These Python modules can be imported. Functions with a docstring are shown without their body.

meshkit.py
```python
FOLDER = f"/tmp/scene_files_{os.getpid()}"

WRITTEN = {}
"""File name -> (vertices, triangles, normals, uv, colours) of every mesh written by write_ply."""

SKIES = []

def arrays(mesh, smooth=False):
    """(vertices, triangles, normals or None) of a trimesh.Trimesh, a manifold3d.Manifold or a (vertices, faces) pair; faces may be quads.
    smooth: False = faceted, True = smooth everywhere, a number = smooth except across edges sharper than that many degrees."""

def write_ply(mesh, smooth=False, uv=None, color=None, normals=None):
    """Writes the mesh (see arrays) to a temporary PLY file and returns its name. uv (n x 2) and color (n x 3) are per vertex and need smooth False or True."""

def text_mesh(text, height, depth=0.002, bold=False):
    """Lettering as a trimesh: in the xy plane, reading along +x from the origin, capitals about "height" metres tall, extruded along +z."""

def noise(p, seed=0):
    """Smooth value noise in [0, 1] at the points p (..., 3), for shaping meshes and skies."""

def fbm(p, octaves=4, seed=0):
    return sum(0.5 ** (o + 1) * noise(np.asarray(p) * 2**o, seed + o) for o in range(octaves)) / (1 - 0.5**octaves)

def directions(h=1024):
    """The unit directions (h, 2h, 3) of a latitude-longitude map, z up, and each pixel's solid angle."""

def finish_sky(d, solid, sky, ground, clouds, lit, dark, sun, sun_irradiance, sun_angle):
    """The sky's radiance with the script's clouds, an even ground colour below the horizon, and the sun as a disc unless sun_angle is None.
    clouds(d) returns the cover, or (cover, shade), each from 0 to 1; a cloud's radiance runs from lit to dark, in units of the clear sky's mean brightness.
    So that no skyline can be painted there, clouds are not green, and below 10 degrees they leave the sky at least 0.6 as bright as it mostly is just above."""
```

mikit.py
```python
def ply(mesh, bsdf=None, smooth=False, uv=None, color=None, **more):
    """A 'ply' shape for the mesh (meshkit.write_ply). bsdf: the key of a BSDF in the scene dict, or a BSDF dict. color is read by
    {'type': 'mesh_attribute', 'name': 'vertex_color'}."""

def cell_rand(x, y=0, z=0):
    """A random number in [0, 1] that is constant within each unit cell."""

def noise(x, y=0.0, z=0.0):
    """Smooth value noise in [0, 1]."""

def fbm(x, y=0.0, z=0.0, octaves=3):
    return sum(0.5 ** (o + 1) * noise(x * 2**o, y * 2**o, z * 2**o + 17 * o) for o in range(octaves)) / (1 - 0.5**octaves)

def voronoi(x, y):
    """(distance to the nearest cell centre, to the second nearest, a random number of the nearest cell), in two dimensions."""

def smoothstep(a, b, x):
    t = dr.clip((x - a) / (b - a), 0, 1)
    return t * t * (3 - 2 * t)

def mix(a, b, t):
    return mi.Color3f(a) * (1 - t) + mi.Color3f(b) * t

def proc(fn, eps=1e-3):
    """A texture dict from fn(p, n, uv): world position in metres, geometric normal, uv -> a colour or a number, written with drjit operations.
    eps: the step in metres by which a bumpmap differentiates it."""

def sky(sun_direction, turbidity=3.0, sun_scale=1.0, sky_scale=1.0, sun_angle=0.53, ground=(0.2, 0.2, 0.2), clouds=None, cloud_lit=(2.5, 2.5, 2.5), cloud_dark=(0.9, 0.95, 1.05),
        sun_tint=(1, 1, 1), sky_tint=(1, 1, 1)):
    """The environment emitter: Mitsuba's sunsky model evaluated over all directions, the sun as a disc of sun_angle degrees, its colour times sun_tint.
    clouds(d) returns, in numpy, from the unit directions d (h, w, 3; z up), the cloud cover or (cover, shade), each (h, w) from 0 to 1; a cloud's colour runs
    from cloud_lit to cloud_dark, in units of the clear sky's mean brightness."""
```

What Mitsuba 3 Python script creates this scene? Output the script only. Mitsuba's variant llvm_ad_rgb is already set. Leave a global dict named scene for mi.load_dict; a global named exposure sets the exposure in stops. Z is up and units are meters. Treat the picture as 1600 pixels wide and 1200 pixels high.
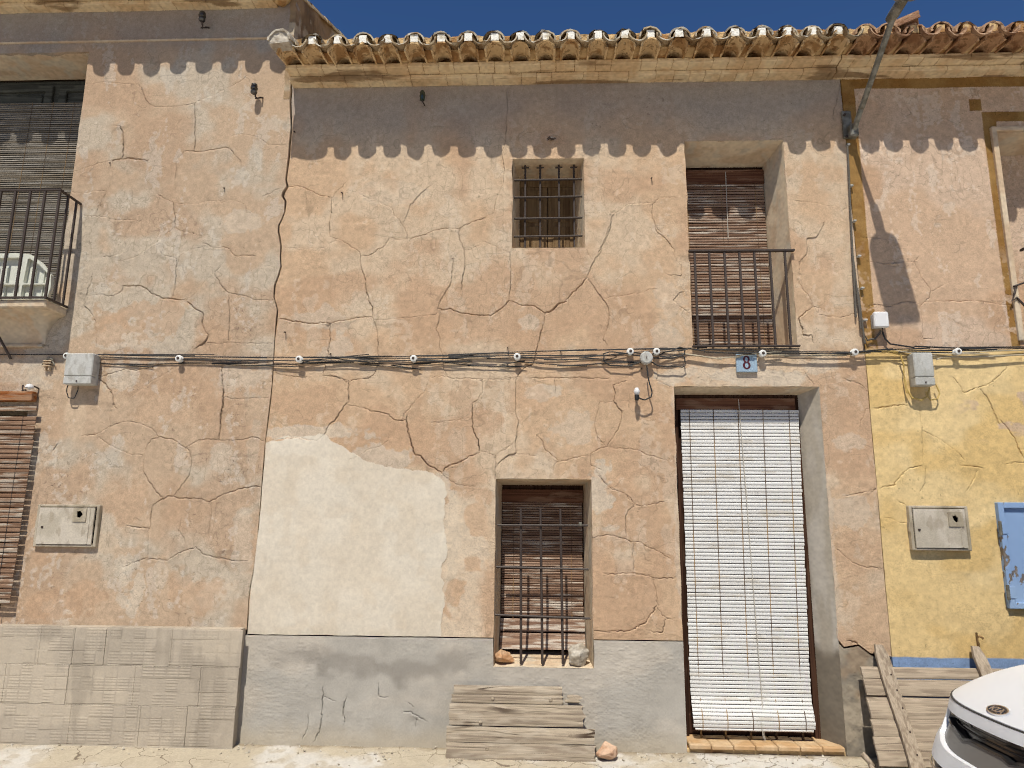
import math, random
import numpy as np, trimesh, shapely, manifold3d as m3
import mitsuba as mi, drjit as dr
import mikit, meshkit
from mikit import fbm, noise, voronoi, cell_rand, smoothstep, mix, proc
from shapely.geometry import Polygon, LineString, box as sbox
from scipy.spatial import Delaunay, cKDTree
T = mi.ScalarTransform4f
scene, labels = {}, {}

# ---------------------------------------------------------------- camera, sky, exposure
EYE = [0.0, -5.3, 1.545]
scene['camera'] = {'type': 'perspective', 'fov': 71.62, 'fov_axis': 'x', 'near_clip': 0.05, 'far_clip': 500.0,
    'to_world': T().look_at(origin=EYE, target=[EYE[0] - 0.0404, EYE[1] + 0.98073, EYE[2] + 0.19115], up=[-0.00085, -0.19134, 0.98152])}
SUN = (-0.16, -1.0, 1.57)
scene['sky'] = mikit.sky(SUN, turbidity=2.0, sky_scale=0.41, ground=(0.34, 0.33, 0.32), sun_tint=(0.89, 1.0, 1.15), sky_tint=(0.68, 0.90, 1.18))
exposure = 1.93

rng = np.random.default_rng(8)
RND = random.Random(8)

# ---------------------------------------------------------------- helpers
def S(r, g, b, k=0.70):
    """a sunlit sRGB colour of the photograph as an albedo"""
    c = np.array([r, g, b]) / 255.0
    return [float(v) for v in np.where(c <= 0.04045, c / 12.92, ((c + 0.055) / 1.055) ** 2.4) * k]

def numbered(key):
    if key not in scene and not any(k.startswith(key + '__') for k in scene): return key
    i = 1
    while f'{key}_{i:03d}' in scene or any(k.startswith(f'{key}_{i:03d}__') for k in scene): i += 1
    return f'{key}_{i:03d}'
def soften(mesh, angle):
    """the mesh with its vertices split along edges sharper than the angle, so that it can be shaded smooth"""
    from scipy.sparse import coo_matrix
    from scipy.sparse.csgraph import connected_components
    if isinstance(mesh, tuple): mesh = TM(*mesh)
    v, f = np.array(mesh.vertices), np.array(mesh.faces)
    _, vi, inv = np.unique(np.round(v, 7), axis=0, return_index=True, return_inverse=True); f = inv.ravel()[f]; v = v[vi]
    f = f[(f[:, 0] != f[:, 1]) & (f[:, 1] != f[:, 2]) & (f[:, 2] != f[:, 0])]
    nrm = np.cross(v[f[:, 1]] - v[f[:, 0]], v[f[:, 2]] - v[f[:, 0]]); nrm /= np.linalg.norm(nrm, axis=1, keepdims=True) + 1e-20
    e = np.sort(np.vstack([f[:, [0, 1]], f[:, [1, 2]], f[:, [2, 0]]]), 1); fi = np.tile(np.arange(len(f)), 3)
    o = np.lexsort((e[:, 1], e[:, 0])); e, fi = e[o], fi[o]; same = (e[1:] == e[:-1]).all(1); a, b = fi[:-1][same], fi[1:][same]
    ok = (nrm[a] * nrm[b]).sum(1) > math.cos(math.radians(angle)); a, b = a[ok], b[ok]
    n, c = connected_components(coo_matrix((np.ones(len(a)), (a, b)), (len(f), len(f))), directed=False)
    key = f.astype(np.int64) * n + c[:, None]; u, inv = np.unique(key, return_inverse=True)
    return TM(v[u // n], inv.reshape(-1, 3))
def shape(mesh, mat, smooth=False, **more):
    if smooth is not False and smooth is not True: mesh, smooth = soften(mesh, smooth), True
    return mikit.ply(mesh, mat, smooth=smooth, **more)
COUNT = {}
def part(parent, name, mesh, mat, smooth=False, **more):
    base = parent + '__' + name
    n = COUNT.get(base, 0); COUNT[base] = n + 1
    key = base if n == 0 else f'{base}_{n:03d}'
    if isinstance(mesh, dict):
        scene[key] = {**mesh, **more}
        if mat: scene[key]['bsdf'] = {'type': 'ref', 'id': mat}
    else: scene[key] = shape(mesh, mat, smooth, **more)
    return key
def tag(key, label, cat, group=None, kind=None):
    labels[key] = {'label': label, 'category': cat}
    if group: labels[key]['group'] = group
    if kind: labels[key]['kind'] = kind
USED = {}
def thing(name, label, cat, group=None):
    n = USED.get(name, 0); USED[name] = n + 1
    key = name if n == 0 else f'{name}_{n:03d}'
    tag(key, label, cat, group); return key
def single(name, label, cat, mesh, mat, smooth=False, group=None, kind=None):
    key = thing(name, label, cat, group)
    if kind: labels[key]['kind'] = kind
    scene[key] = shape(mesh, mat, smooth); return key

def cat(*ms): return trimesh.util.concatenate([m for m in ms])
def TM(v, f): return trimesh.Trimesh(np.asarray(v, float), np.asarray(f, int), process=False)
def man(m):
    a = m.to_mesh(); return TM(np.array(a.vert_properties[:, :3]), np.array(a.tri_verts))
def cbox(x0, x1, y0, y1, z0, z1, b=0.003):
    """a box with chamfered edges"""
    c = np.array([(x0 + x1) / 2, (y0 + y1) / 2, (z0 + z1) / 2]); h = np.abs(np.array([x1 - x0, y1 - y0, z1 - z0])) / 2
    b = min(b, 0.45 * h.min()); P = []
    for s in np.ndindex(2, 2, 2):
        sg = np.array(s) * 2 - 1
        for k in range(3):
            q = h - b; q = q.copy(); q[k] = h[k]; P.append(c + sg * q)
    return trimesh.Trimesh(P, process=False).convex_hull
def hull(P): return trimesh.Trimesh(np.asarray(P, float), process=False).convex_hull
def tube(P, r, n=8, cap=True):
    P = np.asarray(P, float); m = len(P); r = np.broadcast_to(r, (m,))
    t = np.gradient(P, axis=0); t /= np.linalg.norm(t, axis=1, keepdims=True) + 1e-12
    ref = np.array([0, 0, 1.0]) if abs(t[:, 2]).mean() < 0.8 else np.array([0, 1.0, 0])
    a = np.cross(t, ref); a /= np.linalg.norm(a, axis=1, keepdims=True) + 1e-12
    b = np.cross(t, a); ang = np.arange(n) * 2 * np.pi / n
    v = P[:, None] + r[:, None, None] * (np.cos(ang)[None, :, None] * a[:, None] + np.sin(ang)[None, :, None] * b[:, None])
    v = v.reshape(-1, 3); f = []
    for i in range(m - 1):
        for j in range(n):
            k = (j + 1) % n
            f += [[i * n + j, i * n + k, (i + 1) * n + k], [i * n + j, (i + 1) * n + k, (i + 1) * n + j]]
    if cap:
        v = np.vstack([v, P[0], P[-1]]); c0, c1 = m * n, m * n + 1
        for j in range(n):
            k = (j + 1) % n; f += [[c0, k, j], [c1, (m - 1) * n + j, (m - 1) * n + k]]
    return TM(v, f)
def curve(P, step=0.02):
    """Catmull-Rom through the points"""
    P = np.asarray(P, float)
    if len(P) < 3:
        n = max(2, int(np.linalg.norm(P[1] - P[0]) / step)); return P[0] + (P[1] - P[0]) * np.linspace(0, 1, n)[:, None]
    Q = np.vstack([2 * P[0] - P[1], P, 2 * P[-1] - P[-2]]); out = []
    for i in range(1, len(Q) - 2):
        n = max(2, int(np.linalg.norm(Q[i + 1] - Q[i]) / step)); t = np.linspace(0, 1, n, endpoint=False)[:, None]
        out.append(0.5 * (2 * Q[i] + (Q[i + 1] - Q[i - 1]) * t + (2 * Q[i - 1] - 5 * Q[i] + 4 * Q[i + 1] - Q[i + 2]) * t**2 + (3 * Q[i] - 3 * Q[i - 1] + Q[i + 2] - Q[i + 1]) * t**3))
    return np.vstack(out + [P[-1:]])
def rbar(p, q, r):
    """a square iron bar between two points, its edges softened"""
    return tube([p, q], r, 6)
def lathe(prof, n=16, axis='z'):
    m = trimesh.creation.revolve(np.asarray(prof, float), sections=n)
    if axis == 'y': m.apply_transform(trimesh.transformations.rotation_matrix(math.pi / 2, [1, 0, 0]))   # +z -> -y
    return m
def moved(m, x, y, z): m = m.copy(); m.apply_translation([x, y, z]); return m
def rotm(m, deg, ax, at=(0, 0, 0)): m = m.copy(); m.apply_transform(trimesh.transformations.rotation_matrix(math.radians(deg), ax, at)); return m
def prism(poly, y0, y1):
    """a polygon in (x, z) given thickness from y0 (front) to y1"""
    m = trimesh.creation.extrude_polygon(poly if isinstance(poly, Polygon) else Polygon(poly), y1 - y0, engine='earcut')
    v = m.vertices; return TM(np.c_[v[:, 0], y0 + v[:, 2], v[:, 1]], m.faces[:, ::-1])
def nz(p, f, seed=0, o=3): return meshkit.fbm(np.asarray(p) * f, o, seed) - 0.5
def rough(m, amp, f, seed=0):
    n = m.vertex_normals; m = m.copy(); m.vertices = m.vertices + n * (2 * amp * nz(m.vertices, f, seed))[:, None]; return m

def parse(lines):
    return [(float(l.split(':')[0]), np.array([[float(a) for a in q.split(',')] for q in l.split(':')[1].split()])) for l in lines]

def sheet(poly, mapf, cracks=(), sp=0.025, disp=None, skirt=0.05, seed=0, wk=0.0017, lip=0.0056, bsp=None):
    """a surface over the polygon (u, v) -> mapf(u, v, out): jittered points, cracks as open grooves with lifted lips, edges turned back by the skirt"""
    g = np.random.default_rng(seed); bsp = bsp or sp * 0.5
    shapely.prepare(poly)
    x0, y0, x1, y1 = poly.bounds
    U, V = np.meshgrid(np.arange(x0, x1, sp), np.arange(y0, y1, sp)); P = np.c_[U.ravel(), V.ravel()]
    P = P + g.uniform(-0.33, 0.33, P.shape) * sp
    inner = poly.buffer(-0.4 * bsp); P = P[shapely.contains_xy(inner, P[:, 0], P[:, 1])]
    B = []
    for ring in [poly.exterior, *poly.interiors]:
        c = np.array(ring.coords)
        for a, b in zip(c[:-1], c[1:]):
            n = max(1, int(np.linalg.norm(b - a) / bsp)); B.append(a + (b - a) * np.linspace(0, 1, n, endpoint=False)[:, None])
    B = np.vstack(B)
    C, N, Wd, A, E = [], [], [], [], []
    safe = poly.buffer(-0.006); shapely.prepare(safe)
    for w, pl in cracks:
        d = np.r_[0, np.cumsum(np.linalg.norm(np.diff(pl, axis=0), axis=1))]
        n = max(3, int(d[-1] / 0.007)); s = np.linspace(0, d[-1], n)
        c = np.c_[np.interp(s, d, pl[:, 0]), np.interp(s, d, pl[:, 1])]
        t = np.gradient(c, axis=0); t /= np.linalg.norm(t, axis=1, keepdims=True) + 1e-9; nn = np.c_[-t[:, 1], t[:, 0]]
        if nn[:, 1].mean() < 0: nn = -nn
        q = np.c_[s * 0 + g.uniform(0, 99), s * 0, s]
        c = c + nn * (0.016 * nz(q, 14, 1) + 0.016 * nz(q, 45, 2) + 0.006 * nz(q, 140, 3))[:, None]
        end = np.minimum(1, np.minimum(s, d[-1] - s) / 0.06 + 0.45)
        ww = wk * 0.80 * w ** 1.18 * end * (0.55 + 0.9 * meshkit.noise(q * 12, 5))
        steep = abs(t[:, 1]).mean() > 0.8
        amp = lip * (0.35 + 0.25 * w) * (g.choice([-0.8, 0.8]) if steep else g.uniform(0.3, 1.2)) * (0.2 + 1.6 * meshkit.noise(q * 4, 7)) * np.minimum(1, np.minimum(s, d[-1] - s) / 0.1 + 0.1)
        C.append(c); N.append(nn); Wd.append(ww); A.append(amp)
    rows = [B, P]; offs = [np.zeros(len(B)), None]
    if C:
        C, N, Wd, A = np.vstack(C), np.vstack(N), np.concatenate(Wd), np.concatenate(A)
        ok = shapely.contains_xy(safe, C[:, 0], C[:, 1]); C, N, Wd, A = C[ok], N[ok], Wd[ok], A[ok]
        kd = cKDTree(C)
        d, i = kd.query(P); P = P[d > np.maximum(0.009, 0.8 * Wd[i])]
        E = np.vstack([C + N * (Wd / 2)[:, None], C - N * (Wd / 2)[:, None], C + N * (Wd / 2 + 0.009)[:, None], C - N * (Wd / 2 + 0.009)[:, None]])
        d, i = kd.query(E); k = (d > 0.47 * Wd[i] - 1e-6) & shapely.contains_xy(safe, E[:, 0], E[:, 1]); E = E[k]
        X = np.vstack([B, P, E, C]); nc = len(C)
    else: X, nc = np.vstack([B, P]), 0
    X, idx = np.unique(np.round(X, 6), axis=0, return_index=True)
    isc = idx >= (len(B) + len(P) + (len(E) if nc else 0))
    out = disp(X) if disp is not None else np.zeros(len(X))
    if nc:
        d, i = kd.query(X); side = ((X - C[i]) * N[i]).sum(1)
        out = out + np.where(isc, 0, A[i] * np.where(side > 0, -0.45 * np.exp(-np.maximum(d - Wd[i] / 2, 0) / 0.03), np.exp(-np.maximum(d - Wd[i] / 2, 0) / 0.075)))
        out = np.where(isc, out - np.maximum(0.008, 3.0 * Wd[i]), out)
    tri = Delaunay(X).simplices
    c = X[tri].mean(1); tri = tri[shapely.contains_xy(poly, c[:, 0], c[:, 1])]
    a = X[tri]; cr = (a[:, 1, 0] - a[:, 0, 0]) * (a[:, 2, 1] - a[:, 0, 1]) - (a[:, 1, 1] - a[:, 0, 1]) * (a[:, 2, 0] - a[:, 0, 0])
    tri[cr < 0] = tri[cr < 0][:, ::-1]; tri = tri[np.abs(cr) > 1e-10]
    V = mapf(X[:, 0], X[:, 1], out); F = tri
    if skirt:
        e = np.vstack([tri[:, [0, 1]], tri[:, [1, 2]], tri[:, [2, 0]]]); key = np.sort(e, 1)
        _, inv, cnt = np.unique(key, axis=0, return_inverse=True, return_counts=True)
        e = e[cnt[inv.ravel()] == 1]; n = len(V); m = len(e)
        back = mapf(X[:, 0], X[:, 1], out - skirt)
        V = np.vstack([V, V[e[:, 0]], V[e[:, 1]], back[e[:, 0]], back[e[:, 1]]]); q = n + np.arange(m)
        F = np.vstack([tri, np.c_[q + m, q, q + 2 * m], np.c_[q + m, q + 2 * m, q + 3 * m]])
    return TM(V, F)

def wallmap(y0): return lambda u, v, o: np.c_[u, y0 - o, v]
def lumps(a1=0.006, a2=0.002, a3=0.0007, seed=0):
    return lambda X: 2 * a1 * nz(np.c_[X, X[:, :1] * 0], 2.2, seed) + 2 * a2 * nz(np.c_[X, X[:, :1] * 0], 9, seed + 3) + 2 * a3 * nz(np.c_[X, X[:, :1] * 0], 34, seed + 5, 2)
def quadsheet(a, b, c, d, n=0.03, amp=0.004, seed=0):
    """a bumpy four-cornered face a-b-c-d"""
    a, b, c, d = map(np.array, (a, b, c, d)); nu = max(2, int(max(np.linalg.norm(b - a), np.linalg.norm(c - d)) / n)); nv = max(2, int(max(np.linalg.norm(d - a), np.linalg.norm(c - b)) / n))
    u, v = np.meshgrid(np.linspace(0, 1, nu + 1), np.linspace(0, 1, nv + 1)); u, v = u.ravel()[:, None], v.ravel()[:, None]
    P = (1 - v) * ((1 - u) * a + u * b) + v * ((1 - u) * d + u * c); N = np.cross(b - a, d - a).astype(float); N /= np.linalg.norm(N)
    fade = np.minimum(1, 6 * np.minimum(np.minimum(u, 1 - u), np.minimum(v, 1 - v)) + 0.15)[:, 0]
    P = P + N * (2 * amp * nz(P, 7, seed) * fade)[:, None]; i, j = np.meshgrid(np.arange(nu), np.arange(nv)); k = (j * (nu + 1) + i).ravel()
    return TM(P, np.vstack([np.c_[k, k + 1, k + nu + 2], np.c_[k, k + nu + 2, k + nu + 1]]))

# ---------------------------------------------------------------- materials
def diffuse(key, col, bump=None, bscale=1.0, eps=1e-3):
    c = proc(col, eps) if callable(col) else {'type': 'rgb', 'value': col}
    b = {'type': 'diffuse', 'reflectance': c}
    if bump: b = {'type': 'bumpmap', 'height': proc(bump, eps), 'scale': bscale, 'bsdf': b}
    scene[key] = {'type': 'twosided', 'bsdf': b}
def glossy(key, col, rough=0.5, spec=0.5, bump=None, eps=1e-3, metallic=0.0, clearcoat=0.0):
    c = proc(col, eps) if callable(col) else {'type': 'rgb', 'value': col}
    b = {'type': 'principled', 'base_color': c, 'roughness': rough, 'specular': spec, 'metallic': metallic, 'clearcoat': clearcoat, 'clearcoat_gloss': 0.95}
    if bump: b = {'type': 'bumpmap', 'height': proc(bump, eps), 'scale': 1.0, 'bsdf': b}
    scene[key] = {'type': 'twosided', 'bsdf': b}

def stucco(amp=0.0016, f=26.0, strokes=0.0):
    def h(p, n, uv):
        w = 0.02 * noise(p.x * 9, p.y * 9, p.z * 9); s = strokes * fbm(p.x * 9 + 5 * w, p.z * 62 + 60 * w, p.y * 9, 2) if strokes else 0.0
        return s + amp * (fbm((p.x + w) * f, p.y * f, (p.z - w) * f * 1.25, 3) + 0.35 * smoothstep(0.55, 0.8, noise(p.x * 95, p.y * 95, p.z * 95)))
    return h
def blob(x, z, cx, cz, rx, rz, wob): return 1 - smoothstep(0.78, 1.02, dr.sqrt(((x - cx) / rx) ** 2 + ((z - cz) / rz) ** 2) + wob)
def plaster(base, sandy, warm, pale, spots=(), seed=0.0, pales=0.5, extra=None):
    def col(p, n, uv):
        x, z = p.x + 0.6 * p.y + seed, p.z
        w1 = fbm(x * 2.1, z * 2.1, 3.0, 4); w2 = fbm(x * 6.5, z * 6.5, 9.0, 3); gr = fbm(x * 38, z * 38, p.y * 30, 2); fine = noise(x * 150, z * 150, p.y * 90)
        st = fbm(x * 14 + 2 * w2, z * 4, 1.0, 3)
        q1 = smoothstep(0.46, 0.60, w1 + 0.18 * (w2 - 0.5)); q2 = smoothstep(0.50, 0.62, fbm(x * 1.6 + 31, z * 1.9, 5.0, 4) + 0.12 * (w2 - 0.5))
        c = mix(mix(base, sandy, q1), warm, 0.8 * q2)
        wob = 1.9 * (w2 - 0.5) + 1.0 * (w1 - 0.5) + 0.7 * (gr - 0.5)
        for (cx, cz, rx, rz, cc, k) in spots: c = mix(c, cc, 0.8 * k * blob(p.x, z, cx, cz, rx, rz, wob))
        c = mix(c, pale, pales * smoothstep(0.585, 0.645, 0.50 * st + 0.40 * w2 + 0.25 * (gr - 0.5) + 0.05))
        v1 = noise(x * 8.5 + 3.0 * w2, z * 12.0 + 2.5 * w1, 4.0); v2 = noise(x * 21 - 2.0 * w1, z * 17.0 + 3.0 * w2, 7.0)
        ln = dr.maximum((1 - smoothstep(0.006, 0.030, abs(v1 - 0.5))) * smoothstep(0.50, 0.60, w2), (1 - smoothstep(0.01, 0.05, abs(v2 - 0.5))) * smoothstep(0.52, 0.62, w1))
        c = c * (1 - 0.20 * ln)
        if extra is not None: c = extra(c, p, w1, w2, gr)
        return c * (0.70 + 0.34 * gr + 0.25 * fine) * (1 - 0.30 * smoothstep(0.86, 0.91, noise(p.x * 62 + 9, p.z * 62, p.y * 40)) * smoothstep(0.48, 0.6, w2))
    return col
PEACH, SANDY, WARM, PALE, CREAM = S(214, 184, 153), S(219, 196, 169), S(205, 172, 142), S(222, 209, 190), S(235, 225, 208)
GREY, GREYD = S(190, 185, 176), S(154, 148, 140)
def patch8(c, p, w1, w2, gr):
    # pale limewashed strip beside the repair
    x, z = p.x, p.z + 0.4 * (w1 - 0.5)
    d2 = dr.minimum(-0.36 + 0.22 * (w2 - 0.5) - x, 1.85 - z)
    c = mix(c, mix(S(228, 210, 186), S(214, 184, 154), smoothstep(0.5, 0.58, w2)), 0.75 * smoothstep(0.0, 0.10, d2))
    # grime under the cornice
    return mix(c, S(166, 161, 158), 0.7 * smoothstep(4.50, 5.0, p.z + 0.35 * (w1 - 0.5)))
spots8 = [(-1.70, 3.09, 0.23, 0.10, PALE, .6), (-1.61, 2.86, 0.12, 0.11, PALE, .6), (0.00, 2.53, 0.13, 0.06, PALE, .8), (0.22, 2.25, 0.20, 0.12, PALE, .5), (-0.05, 3.06, 0.08, 0.10, PALE, .6), (1.01, 3.23, 0.10, 0.18, PALE, .4), (0.95, 2.93, 0.09, 0.15, PALE, .5), (1.54, 2.64, 0.57, 0.08, PALE, .8), (2.07, 2.72, 0.13, 0.09, PALE, .6), (0.43, 1.79, 0.12, 0.15, PALE, .9), (0.51, 1.50, 0.09, 0.05, PALE, .8), (0.34, 1.39, 0.04, 0.27, PALE, .6), (-1.78, 2.38, 0.26, 0.16, WARM, .8), (-1.38, 2.13, 0.20, 0.13, WARM, .8), (-1.14, 2.26, 0.22, 0.17, WARM, .8), (-0.51, 2.38, 0.22, 0.25, WARM, .6), (-0.47, 1.73, 0.14, 0.08, WARM, .8), (-0.55, 0.89, 0.12, 0.06, WARM, .8), (-0.14, 2.48, 0.19, 0.17, WARM, .5), (2.32, 2.01, 0.17, 0.19, WARM, .6), (2.22, 1.37, 0.15, 0.14, WARM, .6), (-1.95, 2.96, 0.12, 0.09, WARM, .8), (-0.98, 3.24, 0.30, 0.32, WARM, .3), (0.58, 1.17, 0.23, 0.27, WARM, .25), (2.24, 1.64, 0.14, 0.12, PALE, .5), (2.28, 2.14, 0.15, 0.07, PALE, .5), (2.06, 1.06, 0.07, 0.22, PALE, .4), (-1.18, 1.99, 0.29, 0.09, PALE, .8), (-0.74, 1.80, 0.12, 0.14, PALE, .8), (-0.67, 1.48, 0.07, 0.28, PALE, .8), (-0.65, 1.02, 0.07, 0.22, PALE, .7), (-1.77, 2.21, 0.39, 0.05, PALE, .8), (-0.49, 1.34, 0.12, 0.23, PALE, .4), (2.07, 1.41, 0.04, 0.69, PALE, .5), (1.01, 1.63, 0.04, 0.76, PALE, .5), (-1.17, 4.16, 0.31, 0.11, PALE, .3), (-0.62, 2.14, 0.07, 0.15, PALE, .3)]
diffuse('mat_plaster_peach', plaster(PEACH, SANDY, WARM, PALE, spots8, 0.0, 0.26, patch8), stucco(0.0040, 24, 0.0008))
spotsL = [(-3.29, 2.62, 0.18, 0.11, PALE, .75), (-3.23, 2.94, 0.22, 0.10, PALE, .75), (-2.33, 2.63, 0.20, 0.13, PALE, .6), (-2.40, 1.98, 0.11, 0.16, PALE, .6), (-2.18, 2.01, 0.06, 0.19, PALE, .4), (-3.07, 1.13, 0.09, 0.16, PALE, .8), (-3.51, 0.90, 0.09, 0.09, PALE, .8), (-2.96, 1.05, 0.06, 0.18, PALE, .8), (-2.36, 1.05, 0.14, 0.15, PALE, .6), (-2.80, 1.13, 0.06, 0.12, PALE, .6), (-2.22, 1.37, 0.07, 0.23, PALE, .5), (-2.43, 3.90, 0.16, 0.08, PALE, .6), (-4.10, 2.68, 0.21, 0.12, PALE, .5), (-3.93, 2.57, 0.10, 0.05, PALE, .6), (-3.11, 3.09, 0.41, 0.16, WARM, .7), (-2.59, 2.96, 0.20, 0.16, WARM, .6), (-3.58, 0.94, 0.21, 0.10, WARM, .9), (-2.74, 2.48, 0.28, 0.22, WARM, .45), (-3.10, 1.62, 0.15, 0.16, WARM, .5), (-3.80, 2.02, 0.12, 0.30, WARM, .5), (-3.36, 0.97, 0.16, 0.11, WARM, .8), (-2.55, 1.02, 0.24, 0.16, WARM, .6), (-3.62, 1.26, 0.17, 0.06, WARM, .6), (-2.61, 1.60, 0.20, 0.14, WARM, .4), (-3.41, 3.41, 0.21, 0.11, WARM, .3), (-3.59, 2.32, 0.07, 0.20, SANDY, .7), (-3.31, 1.36, 0.29, 0.09, SANDY, .5)]
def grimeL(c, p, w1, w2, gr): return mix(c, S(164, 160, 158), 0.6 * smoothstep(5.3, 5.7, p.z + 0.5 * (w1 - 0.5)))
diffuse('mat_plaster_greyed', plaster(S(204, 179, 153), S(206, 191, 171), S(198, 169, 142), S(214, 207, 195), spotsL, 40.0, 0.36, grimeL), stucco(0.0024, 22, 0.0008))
OCHRE, YELLOW = S(166, 131, 82), S(238, 209, 153)
def rightwall(c, p, w1, w2, gr):
    x, z = p.x, p.z
    wear = smoothstep(0.50, 0.60, fbm(x * 16, z * 16, 2.0, 3)) * (1 - smoothstep(3.1, 3.7, z + 0.6 * (w1 - 0.5)))
    def band(a, b, lo, hi): return smoothstep(a - 0.004, a + 0.004, x) * (1 - smoothstep(b - 0.004, b + 0.004, x)) * smoothstep(lo - 0.004, lo + 0.004, z) * (1 - smoothstep(hi - 0.004, hi + 0.004, z))
    wv = 0.012 * (w2 - 0.5)
    o = dr.maximum(dr.maximum(band(2.40, 2.5413 + wv, 2.80, 6.0), band(2.40, 9.0, 5.0207 + wv, 6.0)), dr.maximum(band(3.5221, 3.6508 - 0.02, 2.86, 4.7999), band(3.5221, 9.0, 4.7158, 4.7999)))
    o = dr.maximum(o, band(3.4331, 3.5280, 4.8103, 4.9120))
    oc = mix(OCHRE, S(154, 116, 68), smoothstep(0.4, 0.6, w2))
    c = mix(c, oc, o * (1 - 0.75 * wear))
    yl = mix(YELLOW, S(240, 213, 160), smoothstep(0.45, 0.62, w1)); yl = mix(yl, S(230, 198, 138), smoothstep(0.5, 0.62, fbm(x * 2 + 7, z * 3, 0.0, 3)))
    peel = smoothstep(0.60, 0.64, fbm(x * 5 + 3, z * 9, 4.0, 4)) * (1 - smoothstep(0.15, 0.3, abs(z - 2.42))) * smoothstep(3.0, 3.3, x)
    yl = mix(yl, S(213, 186, 160), 0.85 * peel)
    low = 1 - smoothstep(-0.012, 0.012, z - 2.8449 + 0.02 * (w2 - 0.5)); yy = low * smoothstep(-0.012, 0.012, x - 2.437 + 0.02 * (w2 - 0.5))
    c = mix(c, yl, yy)
    return mix(c, S(142, 168, 208), smoothstep(0, 0.01, 0.6511 + 0.015 * (w2 - 0.5) - z))
diffuse('mat_plaster_right', plaster(S(214, 184, 156), S(218, 192, 168), S(202, 168, 138), S(226, 214, 198), [], 80.0, 0.35, rightwall), stucco(0.0030, 13, 0.0004))
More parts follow.
